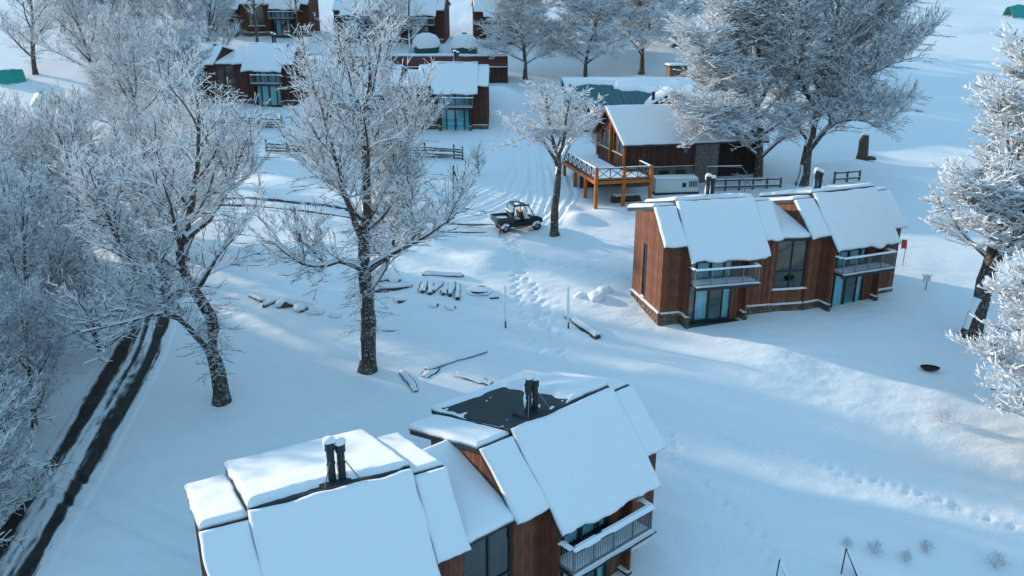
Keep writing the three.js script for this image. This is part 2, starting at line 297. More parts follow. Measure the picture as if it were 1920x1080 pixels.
function windowPart(parent, Mx, o) {                                 // upright window in a z plane: cuts = pane edges along x (0..1), rows along y
  const { x0, x1, z, y0, y1, cuts = [0, .5, 1], rows = [0, 1], drapes = [], bar = .055, sill, name = 'window' } = o, w = pgroup(name, parent, Mx), f = new MB(), X = (t) => lerp(x0, x1, t), Y = (t) => lerp(y0, y1, t);
  cuts.forEach((t, i) => { const k = bar * (i % 2 === 0 && i > 0 && i < cuts.length - 1 ? 1.6 : 1); f.box(X(t) - k / 2, X(t) + k / 2, y0, y1, z - .05, z + .05); });
  rows.forEach((t) => f.box(x0 - .02, x1 + .02, Y(t) - bar / 2, Y(t) + bar / 2, z - .045, z + .045));
  part('frame', f.geo(), M.frame, w);
  for (let i = 0; i + 1 < cuts.length; i++) for (let j = 0; j + 1 < rows.length; j++) {
    const g = new THREE.PlaneGeometry(X(cuts[i + 1]) - X(cuts[i]), Y(rows[j + 1]) - Y(rows[j])); g.translate((X(cuts[i]) + X(cuts[i + 1])) / 2, (Y(rows[j]) + Y(rows[j + 1])) / 2, z); part('pane', g, M.glass, w);
  }
  for (const [a, b] of drapes) {                                     // pleated curtains just inside the glass
    const n = Math.round((X(b) - X(a)) / .035), m = new MB();
    for (let i = 0; i < n; i++) { const s = X(a) + (X(b) - X(a)) * i / n, e = X(a) + (X(b) - X(a)) * (i + 1) / n, za = z - .16 + .03 * Math.sin(i * 1.35), zb = z - .16 + .03 * Math.sin((i + 1) * 1.35); m.quad([s, y0 + .03, za], [e, y0 + .03, zb], [e, y1 - .02, zb], [s, y1 - .02, za]); }
    part('curtain', m.geo(), M.curtain, w);
  }
  if (sill) part('sill_snow', ledge(x0 - .08, x1 + .08, y0 - .06, z - .02, z + .2, 5, .1), M.roofSnow, w);
  return w;
}
function plinth(parent, Mx, x0, z0, x1, z1, y1, single, seed, y0 = -.7) { // rubble stone footing from (x0,z0) to (x1,z1), stones proud of the mortar, snow on its ledge
  const L = Math.hypot(x1 - x0, z1 - z0), dx = (x1 - x0) / L, dz = (z1 - z0) / L, g = pgroup('plinth', parent, Mx), r = rng(seed), core = new MB();
  const at = (s, y, q) => [x0 + dx * s + dz * -q, y, z0 + dz * s + dx * q];
  const ring = (y, q) => [at(0, y, q), at(L, y, q), at(L, y, -q), at(0, y, -q)];
  core.hexa(ring(y0, .09), ring(y1, .09)); part('mortar', core.geo(), M.mortar, g);
  const all = new MB(), rows = single ? 3 : 2, H = (y1 + .15) / rows;
  for (let j = 0; j < rows; j++) for (let s = .02 + r() * .1; s < L - .1;) {
    const w = Math.min(.22 + r() * .26, L - s - .02), a = -.15 + j * H + .015, b = a + H - .03 + (r() - .5) * .03, q = .11 + r() * .03, i = .03; if (w < .1) break;
    const m = single ? new MB() : all, e = [r(), r(), r(), r()].map((k) => k * .04);
    m.hexa([at(s, a + e[0], q), at(s + w, a + e[1], q), at(s + w, a, -q), at(s, a, -q)], [at(s + i, b - e[2], q), at(s + w - i, b - e[3], q), at(s + w - i, b, -q), at(s + i, b, -q)]);
    if (single) part('stone', m.geo(), M.stone[Math.floor(r() * 4)], g);
    s += w + .02;
  }
  if (!single) part('stonework', all.geo(), M.stone[1], g);
  const c = at(0, y1, .16), d = at(L, y1, .16), e = at(0, y1, -.1); part('snow_ledge', snowSheet(c, d, e, { th: .08, seed, cell: .25, over: [.01, .01, .01, .01], rough: [.01, .01, .01, .01], bulge: .01 }), M.roofSnow, g);
}

// ---------------------------------------------------------------- the chalets: two steep gabled units joined by a lower glazed link
const RM = 6.60, RS = 6.30, TF = 1.138, TS = 1.0, TB = .249, SL = .17;
const underMain = (z) => (z >= 0 ? RM - z * TF : RM + z * TB) - SL * 1.25, underStrip = (z) => (z >= 0 ? RS - z * TS : RS + z * TB) - SL * 1.2;
function pipeChimney(parent, Mx, x, z, seed, tall = 1.35) {
  const y = RM + (z < 0 ? z * TB : -z * TF), c = pgroup('chimney', parent, Mx);
  part('flashing', new MB().hexa([[x - .45, y - .15, z + .4], [x + .55, y - .15, z + .4], [x + .55, y - .2, z - .4], [x - .45, y - .2, z - .4]], [[x - .4, y + .1, z + .3], [x + .5, y + .1, z + .3], [x + .5, y + .06, z - .3], [x - .4, y + .06, z - .3]]).geo(), M.metal, c);
  for (const [k, hh] of [[0, tall], [.3, tall - .12]]) {
    part('pipe', new MB().tube([[x + k, y - .1, z], [x + k, y + hh - .3, z]], .115, 14).tube([[x + k, y + hh - .28, z], [x + k, y + hh, z]], .15, 14).tube([[x + k, y + hh * .45, z], [x + k, y + hh * .45 + .05, z]], .13, 14).geo(), M.metal, c);
    part('stuck_snow', new MB().tube([[x + k - .05, y + .12, z - .03], [x + k - .055, y + hh * .4, z - .04], [x + k - .05, y + hh * .62, z - .03]], [.05, .1, .06], 9).tube([[x + k - .06, y + hh - .26, z - .05], [x + k - .055, y + hh - .02, z - .04]], [.09, .13], 9).geo(true), M.roofSnow, c);
    const s = lumpGeo(.17, .13, .17, seed + k * 10); s.translate(x + k, y + hh + .02, z); part('snow_cap', s, M.roofSnow, c);
  }
  part('brace', new MB().bar([x - .05, y + tall * .55, z + .1], [x - .5, y - .3, z + .55], .025, .025).bar([x + .35, y + tall * .55, z + .1], [x + .95, y - .3, z + .45], .025, .025).geo(), M.rail, c);
}
function roofPanel(parent, Mx, a, b, c, d, o, name = 'roof_panel') {   // a,b along the ridge, d,c the lower edge
  const r = part(name, slabGeo(d, c, b, a, SL), o.mat || M.metal, parent, Mx);
  if (o.seams) { const m = new MB(); for (let i = 1; i < o.seams; i++) { const t = i / o.seams, p = a.map((v, k) => lerp(v, b[k], t)), q = d.map((v, k) => lerp(v, c[k], t)); m.bar([p[0], p[1] + .012, p[2]], [q[0], q[1] + .012, q[2]], .03, .04); } part('seam', m.geo(), o.mat || M.metal, r); }
  if (o.snow !== false) {
    const sh = (p, q, k) => p.map((v, i) => v + (q[i] - v) * k), g0 = o.gap ?? .03, g1 = o.tail ?? 0;
    part('snow_cover', snowSheet(sh(a, d, g0), sh(b, c, g0), sh(a, d, 1 - g1), o), M.roofSnow, r);
  }
}
function chaletUnit(root, Mx, u, seed, near) {
  const single = near, cell = near ? .16 : .34, { rx0 = 0, rx1 = 3.5, chimney = [2.3, -.45], backMask, snow = .2 } = u;
  // roofs
  const mainX = [-.1, 4.6], lx = [-1.4, -.1], rxx = [4.6, 5.7];
  const panel = (xa, xb, R, tf, zf, zb, s, o = {}) => {
    roofPanel(root, Mx, [xa, R, 0], [xb, R, 0], [xb, R - zf * tf, zf], [xa, R - zf * tf, zf], { th: snow, seed: s, cell, gap: .014, over: [.03, .03, 0, .15], rough: [.05, .05, .06, .20], bulge: .07, ...o.front });
    roofPanel(root, Mx, [xb, R - .002, -.001], [xa, R - .002, -.001], [xa, R + zb * TB, zb], [xb, R + zb * TB, zb], { th: snow * 1.1, seed: s + 50, cell, gap: .012, over: [.03, .03, 0, .07], rough: [.05, .05, .06, .10], bulge: .09, ...o.back });
  };
  panel(...mainX, RM, TF, 2.44, -4.5, seed + 1, { back: { mask: backMask, mat: M.sheet } });
  for (const [q, k] of [[lx, 2], [rxx, 3]]) panel(...q, RS, TS, 1.75, -4.0, seed + k, { front: { gap: .004, rough: [.05, .05, .02, .14] }, back: { gap: .008, rough: [.05, .05, .03, .10] } });
  // walls
  const zf = 1.5, zb = -2.8, wall = (o) => boardWall(root, Mx, { single, ...o });
  wall({ x0: -1.3, z0: zb, x1: -1.3, z1: zf, top: (s) => underStrip(zb + s), seed: seed + 11, holes: [[1.55, 2.05, .75, 3.9]] });
  wall({ x0: -1.3, z0: zf, x1: rx0, z1: zf, top: () => underStrip(zf), seed: seed + 12 });
  wall({ x0: rx0, z0: zf, x1: rx0, z1: 2.32, y0: .45, top: (s) => underMain(zf + s), seed: seed + 13 });
  wall({ x0: rx1, z0: zf, x1: rx1, z1: 2.32, y0: .45, top: (s) => underMain(zf + s), seed: seed + 14 });
  wall({ x0: rx1, z0: zf, x1: 5.6, z1: zf, top: () => underStrip(zf), seed: seed + 15 });
  boardWall(root, Mx, { x0: 5.6, z0: zf, x1: 5.6, z1: zb, y0: -.7, top: (s) => underStrip(zf - s), seed: seed + 16 });
  boardWall(root, Mx, { x0: 5.6, z0: zb, x1: -1.3, z1: zb, y0: -.7, top: () => underStrip(zb), seed: seed + 17 });
  // the short cheeks between the main roof and the lower side roofs
  for (const x of [.0, 4.5]) part('gable_cheek', new MB().hexa([[x - .03, 3.9, 1.5], [x + .03, 3.9, 1.5], [x + .03, 5.2, -2.8], [x - .03, 5.2, -2.8]], [[x - .03, underMain(1.5), 1.5], [x + .03, underMain(1.5), 1.5], [x + .03, underMain(-2.8), -2.8], [x - .03, underMain(-2.8), -2.8]]).quad([x, 5.2, -2.8], [x, 3.9, 1.5], [x, underMain(0), 0], [x, underMain(-2.8), -2.8]).quad([x, 3.9, 1.5], [x, underMain(1.5), 1.5], [x, underMain(0), 0], [x, 5.2, -2.8]).geo(), M.plank[2], root, Mx);
  // narrow gable window
  { const w = pgroup('gable_window', root, Mx), f = new MB(), x = -1.32, a = zb + 1.57, b = zb + 2.03; f.box(x - .04, x + .04, .75, 3.9, a, a + .05).box(x - .04, x + .04, .75, 3.9, b - .05, b).box(x - .04, x + .04, 3.85, 3.9, a, b).box(x - .04, x + .04, .75, .8, a, b).box(x - .04, x + .04, 2.55, 2.6, a, b); part('frame', f.geo(), M.frame, w);
    for (const [p, q] of [[.8, 2.55], [2.6, 3.85]]) { const g = new THREE.PlaneGeometry(b - a, q - p); g.rotateY(-Math.PI / 2); g.translate(x, (p + q) / 2, (a + b) / 2); part('pane', g, M.glass, w); }
    part('sill_snow', ledge(x - .1, x + .02, .74, a, b, seed, .06), M.roofSnow, w); }
  // recessed glazed front behind the fins, with the balcony
  const zg = 1.86, gx1 = rx0 + (rx1 - rx0) * (u.drapesLow ? .97 : .78), cuts = [0, .19, .5, .81, 1];
  windowPart(root, Mx, { name: 'glass_door', x0: rx0 + .06, x1: gx1, z: zg, y0: .05, y1: 2.28, cuts, drapes: u.drapesLow || [[.22, .48], [.84, .99]], bar: .07 });
  windowPart(root, Mx, { name: 'balcony_window', x0: rx0 + .06, x1: gx1, z: zg, y0: 2.52, y1: underMain(zg) - .02, cuts, drapes: u.drapesHigh || [[.02, .17], [.22, .48], [.54, .79], [.83, .98]], bar: .07 });
  boardWall(root, Mx, { single, x0: gx1, z0: zg, x1: rx1, z1: zg, y0: -.4, top: () => underMain(zg), seed: seed + 18 });
  part('storey_floor', new MB().box(rx0 + .02, rx1 - .02, 2.3, 2.48, zb + .1, zg + .04).geo(), M.frame, root, Mx);
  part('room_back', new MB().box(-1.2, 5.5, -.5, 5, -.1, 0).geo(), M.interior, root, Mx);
  part('threshold', new MB().box(rx0 + .05, rx1 - .05, -.5, .03, zg - .1, 2.3).geo(), M.metal, root, Mx);
  const bx0 = rx0 - .03, bx1 = rx1 + .26, z1 = 2.95, bal = pgroup('balcony', root, Mx), yb = 2.36;
  part('balcony_floor', new MB().box(bx0, bx1, yb, yb + .12, zg + .05, z1).box(bx0 - .02, bx1 + .02, yb - .1, yb + .14, z1, z1 + .05).geo(), M.frame, bal);
  part('floor_snow', ledge(bx0 + .05, bx1 - .05, yb + .12, zg + .12, z1 - .04, seed + 21, .13), M.roofSnow, bal);
  { const f = new MB(), top = yb + 1.08; f.box(bx0, bx1, top - .05, top, z1 - .03, z1 + .03).box(bx0, bx1, yb + .2, yb + .24, z1 - .02, z1 + .02);
    for (const x of [bx0 + .02, bx1 - .02]) f.box(x - .025, x + .025, top - .05, top, 2.36, z1 - .03).box(x - .02, x + .02, yb + .2, yb + .24, 2.36, z1 - .03);
    part('hand_rail', f.geo(), M.rail, bal);
    for (let i = 0; i <= 4; i++) part('post', new MB().box(lerp(bx0 + .02, bx1 - .02, i / 4) - .025, lerp(bx0 + .02, bx1 - .02, i / 4) + .025, yb + .05, top - .05, z1 - .028, z1 + .028).geo(), M.rail, bal);
    const k = new MB(), n = Math.round((bx1 - bx0) / .105); for (let i = 1; i < n; i++) { const x = lerp(bx0, bx1, i / n); k.box(x - .009, x + .009, yb + .24, top - .05, z1 - .009, z1 + .009); }
    for (const x of [bx0 + .02, bx1 - .02]) for (let z = 2.46; z < z1 - .08; z += .105) k.box(x - .009, x + .009, yb + .24, top - .05, z - .009, z + .009);
    const b2 = part('balusters', k.geo(), M.rail, bal); b2.userData.kind = 'stuff';
    part('rail_snow', snowSheet([bx0 - .02, top, z1 + .06], [bx1 + .02, top, z1 + .06], [bx0 - .02, top, z1 - .06], { th: .10, seed: seed + 22, cell: .3, over: [.01, .01, .01, .01], rough: [.01, .01, .01, .01], bulge: .02 }), M.roofSnow, bal);
    for (const x of [bx0 + .02, bx1 - .02]) part('rail_snow', snowSheet([x - .06, top, z1 - .05], [x + .06, top, z1 - .05], [x - .06, top, 2.34], { th: .09, seed: seed + 23, cell: .3, over: [.01, .01, 0, 0], rough: [.01, .01, 0, 0], bulge: .01 }), M.roofSnow, bal);
    part('edge_snow', ledge(bx0, bx1, yb + .16, z1 + .002, z1 + .07, seed + 24, .05), M.roofSnow, bal); }
  // stone footing
  const st = u.stone !== false;
  if (st) {
    plinth(root, Mx, -1.3, zb, -1.3, zf, .55, single, seed + 31); plinth(root, Mx, -1.3, zf, rx0 - .1, zf, .55, single, seed + 32);
    plinth(root, Mx, rx0, zf, rx0, 2.34, .5, single, seed + 33); plinth(root, Mx, rx1, zf, rx1, 2.34, .5, single, seed + 34); plinth(root, Mx, rx1 + .12, zf, 5.6, zf, .55, single, seed + 35);
  }
  if (chimney) pipeChimney(root, Mx, ...chimney, seed + 40);
}
function chalet(label, A, B, o = {}) {
  const base = o.y ?? T(A[0], A[1] + 2), root = thing('chalet', label, 'house', [A[0], base, A[1]], 0, 'timber chalets of the resort'), near = !!o.near;
  const mats = [A, B].filter(Boolean).map((q) => new THREE.Matrix4().makeTranslation(q[0] - A[0], (q[4] ?? 0), q[1] - A[1]).multiply(new THREE.Matrix4().makeRotationY(q[2] * Math.PI / 180)));
  [A, B].filter(Boolean).forEach((q, i) => chaletUnit(root, mats[i], q[3] || {}, (o.seed || 1) * 100 + i * 47, near));
  if (B) {                                                           // the link between the two units
    const P = (m, x, z) => V(x, 0, z).applyMatrix4(m), a = P(mats[0], 5.45, 1.42), b = P(mats[1], -1.15, 1.42), d = b.clone().sub(a), L = d.length(), Mx = new THREE.Matrix4().makeTranslation(a.x, a.y, a.z).multiply(new THREE.Matrix4().makeRotationY(Math.atan2(-d.z, d.x))), s = (o.seed || 1) * 100 + 80;
    roofPanel(root, Mx, [-.5, 5.75, -3.3], [L + .5, 5.75, -3.3], [L + .12, 4.52, .18], [-.12, 4.52, .18], { th: .2, seed: s, cell: near ? .16 : .34, gap: 0, over: [0, 0, 0, .08], rough: [.01, .01, .01, .05] }, 'link_roof');
    boardWall(root, Mx, { single: near, x0: 0, z0: 0, x1: L, z1: 0, y0: .5, top: () => 4.32, seed: s + 1, holes: [[.12, L - .06, 1.45, 4.28]] });
    windowPart(root, Mx, { name: 'link_window', x0: .1, x1: L - .05, z: .0, y0: 1.47, y1: 4.3, cuts: [0, .5, .93, 1], rows: [0, .36, 1], bar: .07, sill: true });
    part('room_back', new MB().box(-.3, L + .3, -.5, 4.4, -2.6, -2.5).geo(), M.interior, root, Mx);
    part('room_floor', new MB().box(.05, L - .05, .9, 1.0, -2.5, -.1).geo(), M.interior, root, Mx);
    plinth(root, Mx, .02, 0, L - .02, 0, .5, near, s + 3);
  }
  return shade(root);
}
const bareB = (u, v, Lu, Lv) => {                                    // the back roof of the near right unit has shed most of its snow; u runs from the right end
  const n = .5 * fbm(u * 1.4, v * 1.4, 77, 3), fromLeft = Lu - u, a = sstep(1.7, 2.3, u * -1 + 3.55 + n * .7) , edge = Math.max(sstep(.42, .2, Lv - v + n * .6) * .7, sstep(.2, .05, fromLeft + n * .3) * sstep(2.2, 3.2, v) * .7), ridge = sstep(.3, .12, v + n * .5) * sstep(2.8, 1.6, u);
  const dots = sstep(.60, .68, vnoise(u * 5.5, v * 5.5, 78) * .75 + .25 * vnoise(u * 13, v * 13, 79)) * .35;
  return clamp(Math.max(a, edge, ridge * .8, dots), 0, 1);
};
const FULL = { drapesLow: [[.02, .17], [.22, .48], [.54, .79], [.83, .98]] };
const ridgeBare = (x0, seed) => (u, v, Lu) => { const n = fbm(u * 1.2, v * 1.5, seed, 3), w = .34 * Math.exp(-(((Lu - u - x0) / 1.3) ** 2)) + .005; return sstep(w - .08, w + .06, v + n * .2); };
chalet('large chalet in the foreground, its two snowy roofs filling the bottom edge', [-7.12, -19.46, 27.5, { backMask: ridgeBare(2.4, 5), chimney: [2.35, -.42] }], [.03, -24.08, 40.7, { backMask: bareB, chimney: [1.15, -.55] }], { y: 0, near: true, seed: 3 });
chalet('chalet on the right whose left gable glows orange in the sun', [9.23, -45.11, 13, { backMask: ridgeBare(2.2, 8), chimney: [2.1, -.7] }], [17.49, -47.07, 22.7, { chimney: [1.0, -1.0], rx1: 3.6 }], { y: 2.69, near: true, seed: 5 });
chalet('chalet facing the open yard behind the tall bare centre tree', [-16.8, -87.9, -9, { rx0: .8, rx1: 3.9, chimney: null, ...FULL }], [-8.07, -87.3, 0, { rx0: .75, rx1: 3.85, chimney: [2.2, -.8], ...FULL }], { y: 7.3, seed: 7 });
chalet('chalet on the left half hidden by frosted trees, one balcony showing', [-38.0, -98.9, -20, { chimney: null }], [-29.73, -97.32, -9, { rx0: 1.2, rx1: 4.3, chimney: [2.5, -.8], ...FULL }], { y: 8.75, seed: 9 });
chalet('chalet at the top edge above the two round tanks', [-24.23, -127, -8, { rx0: .3, rx1: 4.2, chimney: null }], [-15.13, -126.15, -6, { rx0: .3, rx1: 4.2, chimney: null }], { y: 14.25, seed: 11 });
chalet('chalet at the top left corner of the village behind bare trees', [-43.9, -130.7, -14, { chimney: null }], [-35.2, -130, -8, { chimney: null }], { y: 15.1, seed: 13 });
chalet('chalet at the top, right of the tanks, partly behind white trees', [-4.2, -125.7, 6, { rx0: .3, rx1: 4.2, chimney: null }], null, { y: 14.1, seed: 15 });

// ---------------------------------------------------------------- other buildings
{ // the house with the timber deck
  const rot = 13 * Math.PI / 180, base = 5.15, h = thing('lodge', 'timber lodge with a snowy gable roof and orange window posts above the deck', 'house', [9.37, base, -67.37], rot), L = 9.6, D = 3.5, H = 3.95, R = 6.35;
  const under = (z) => (z > -D ? R - (z + D) * (R - H) / D : R + (z + D) * (R - H) / D) - .2;      // z = 0 front wall, ridge at z = -D
  boardWall(h, null, { x0: 0, z0: 0, x1: 6.0, z1: 0, y0: 1.75, top: () => H - .1, seed: 201, tone: .8, holes: [[4.9, 5.4, 2.75, 3.35]] });
  windowPart(h, null, { name: 'small_window', x0: 4.92, x1: 5.38, z: .02, y0: 2.77, y1: 3.33, cuts: [0, 1], bar: .05 });
  part('stone_base', new MB().box(.1, 6, -1, 1.72, -.25, .02).geo(), M.concrete, h);
  part('base_snow', ledge(0, 6, 1.72, .0, .14, 5, .06), M.roofSnow, h);
  for (const x of [2.9, 4.4]) part('cellar_opening', new MB().box(x, x + .85, .55, 1.4, -.1, .05).geo(), M.black, h);
  part('stone_bay', new MB().box(6, 8.1, -1, H - .15, -.2, .18).geo(), M.concrete, h);
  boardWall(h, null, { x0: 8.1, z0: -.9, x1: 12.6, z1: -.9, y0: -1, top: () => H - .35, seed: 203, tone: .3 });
  windowPart(h, null, { name: 'side_window', x0: 12.0, x1: 12.5, z: -.84, y0: 1.0, y1: 3.2, cuts: [0, 1], rows: [0, .3, 1] });
  boardWall(h, null, { x0: 0, z0: -7, x1: 12.6, z1: -7, y0: -1, top: () => H - .1, seed: 204 });
  boardWall(h, null, { x0: 12.6, z0: -7, x1: 12.6, z1: -.9, y0: -1, top: (s) => under(-7 + s), seed: 205 });
  // the glazed gable that faces the deck
  boardWall(h, null, { x0: 0, z0: -7, x1: 0, z1: 0, y0: -1, top: (s) => under(-7 + s), seed: 206, holes: [[.5, 3.2, 2.7, 4.2], [3.8, 6.4, 2.7, 4.4]], tone: 1.15 });
  for (const [a, b, t] of [[-6.5, -3.8, 4.2], [-3.2, -.6, 4.4]]) {
    const w = pgroup('gable_window', h), f = new MB(); for (let i = 0; i <= 2; i++) { const z = lerp(a, b, i / 2); f.box(-.06, .06, 2.7, t, z - .05, z + .05); } f.box(-.05, .05, 2.66, 2.74, a, b).box(-.05, .05, t - .05, t + .03, a, b); part('frame', f.geo(), M.orange, w);
    for (let i = 0; i < 2; i++) { const z0 = lerp(a, b, i / 2), z1 = lerp(a, b, (i + 1) / 2), g = new THREE.PlaneGeometry(z1 - z0 - .1, t - 2.74); g.rotateY(-Math.PI / 2); g.translate(0, (t + 2.74) / 2, (z0 + z1) / 2); part('pane', g, M.glass, w); }
    part('sill_snow', ledge(-.2, -.03, 2.66, a, b, 6, .06), M.roofSnow, w);
  }
  for (const [z, t] of [[-.12, H], [-3.5, R - .3], [-6.9, H]]) part('post', new MB().box(-.28, -.1, 1.7, t - .15, z - .09, z + .09).geo(), M.orange, h);
  for (const s of [0, 1]) part('bargeboard', new MB().bar([-.75, R - .16, -D], [-.45, H - .3, s ? .35 : -7.35], .08, .26).geo(), M.orange, h);
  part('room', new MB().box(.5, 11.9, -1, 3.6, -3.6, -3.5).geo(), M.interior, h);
  roofPanel(h, null, [-.8, R, -D], [9.3, R, -D], [9.9, H - .28, .4], [-.5, H - .28, .4], { th: .16, seed: 210, cell: .3, gap: .01, over: [.02, .02, .04, .05] });
  roofPanel(h, null, [9.3, R - .003, -D - .002], [-.8, R - .003, -D - .002], [-.5, H - .28, -7.4], [9.9, H - .28, -7.4], { th: .16, seed: 211, cell: .4, gap: .01 });
  roofPanel(h, null, [9.2, R - .5, -D], [13, R - .5, -D], [13, H - .5, -.4], [9.2, H - .5, -.4], { th: .15, seed: 212, cell: .4 }, 'wing_roof');
  roofPanel(h, null, [13, R - .503, -D - .002], [9.2, R - .503, -D - .002], [9.2, H - .5, -7.4], [13, H - .5, -7.4], { th: .15, seed: 213, cell: .4 }, 'wing_roof');
  shade(h);
  // the deck on posts in front of the gable
  const dk = thing('timber_deck', 'orange timber deck on posts with a crossed railing beside the lodge', 'deck', [6.42, 4.6, -62.35], rot), W = 4.45, DD = 8.6, Y = 2.28;
  for (let i = 0; i < 29; i++) { const x = i * W / 29; part('board', new MB().box(x + .006, x + W / 29 - .006, Y - .05, Y, i > 20 ? -5.0 : -DD, 0).geo(), M.oldWood, dk); }
  part('front_beam', new MB().box(-.1, W + .1, Y - .3, Y - .052, -.05, .12).geo(), M.orange, dk); part('side_beam', new MB().box(-.12, .06, Y - .3, Y - .052, -DD, -.05).geo(), M.orange, dk); part('side_beam', new MB().box(W - .06, W + .1, Y - .3, Y - .052, -4.8, -.05).geo(), M.orange, dk);
  const postAt = [[0, 0, 1], [W / 2, 0, 1], [W, 0, 1], [0, -2.6, 0], [0, -5.4, 0], [0, -DD + .1, 0]];
  for (const [x, z, tall] of postAt) part('post', new MB().box(x - .12, x + .12, -1.2, tall ? Y + 1.0 : Y - .3, z - .12 + .06, z + .12 + .06).geo(), M.orange, dk);
  const cross = (ax, az, bx, bz) => {                                 // one railing bay: rails and a St Andrew's cross
    const r = pgroup('railing', dk), m = new MB(), y0 = Y + .12, y1 = Y + .9; m.bar([ax, y1, az], [bx, y1, bz], .09, .07).bar([ax, y0, az], [bx, y0, bz], .06, .06).bar([ax, y0, az], [bx, y1, bz], .045, .045).bar([ax, y1, az], [bx, y0, bz], .045, .045).bar([bx, y0, bz], [bx, y1, bz], .06, .06); part('rail', m.geo(), M.oldWood, r);
    const dx = bx - ax, dz = bz - az, l = Math.hypot(dx, dz), nx = -dz / l * .07, nz = dx / l * .07;
    part('rail_snow', snowSheet([ax + nx, y1 + .035, az + nz], [bx + nx, y1 + .035, bz + nz], [ax - nx, y1 + .035, az - nz], { th: .09, seed: Math.round(ax * 7 + az * 3 + 50), cell: .3, over: [.01, .01, 0, 0], rough: [0, 0, .01, .01], bulge: .015 }), M.roofSnow, r);
  };
  for (let i = 0; i < 4; i++) cross(W * i / 4, .06, W * (i + 1) / 4, .06);
  for (let i = 0; i < 7; i++) cross(0, -DD * i / 7, 0, -DD * (i + 1) / 7);
  for (let i = 0; i < 2; i++) cross(W, -1.2 * i, W, -1.2 * (i + 1));
  part('deck_snow', ledge(.1, W * 21 / 29, Y + .004, -DD + .1, -.05, 220, .13), M.roofSnow, dk); part('deck_snow', ledge(W * 21 / 29, W - .1, Y + .004, -2.2, -.05, 221, .12), M.roofSnow, dk);
  part('back_wall', new MB().box(.3, W + .4, -1, Y - .35, -5.0, -4.9).geo(), M.plank[2], dk);
  shade(dk);
  const bench = thing('timber_stack', 'stack of sawn boards lying under the orange deck', 'boards', [9.0, T(9, -64.3), -64.2], rot + .05);
  for (let i = 0; i < 3; i++) part('sawn_board', new MB().box(-1.2 + i * .06, 1.25 - i * .1, -.1 + i * .2, .05 + i * .2, -.35, .35).geo(), M.oldWood, bench); part('snow_cover', ledge(-1, 1.1, .455, -.3, .3, 9, .12), M.roofSnow, bench); shade(bench);
}
{ // the generator housing in front of the lodge's stone base
  const g = thing('generator', 'cream coloured generator housing with dark vents beside the lodge', 'generator', [13.25, T(13.2, -66.2), -66.3], 8 * Math.PI / 180);
  part('housing', new MB().hexa([[-1.8, -.3, .55], [1.8, -.3, .55], [1.8, -.3, -.55], [-1.8, -.3, -.55]], [[-1.78, 1.15, .5], [1.78, 1.15, .5], [1.78, 1.25, -.5], [-1.78, 1.25, -.5]]).geo(), M.cream, g);
  for (let i = 0; i < 5; i++) part('vent', new MB().box(1.02 + i * .15, 1.09 + i * .15, .5, 1.0, .53, .555).geo(), M.black, g);
  part('panel', new MB().box(.45, .75, .5, .85, .53, .56).geo(), M.black, g); part('base_rail', new MB().box(-1.85, 1.85, -.3, .1, -.6, .6).geo(), M.metal, g);
  part('snow_cover', snowSheet([-1.75, 1.16, .46], [1.75, 1.16, .46], [-1.75, 1.245, -.46], { th: .14, seed: 31, cell: .25 }), M.roofSnow, g); shade(g);
}
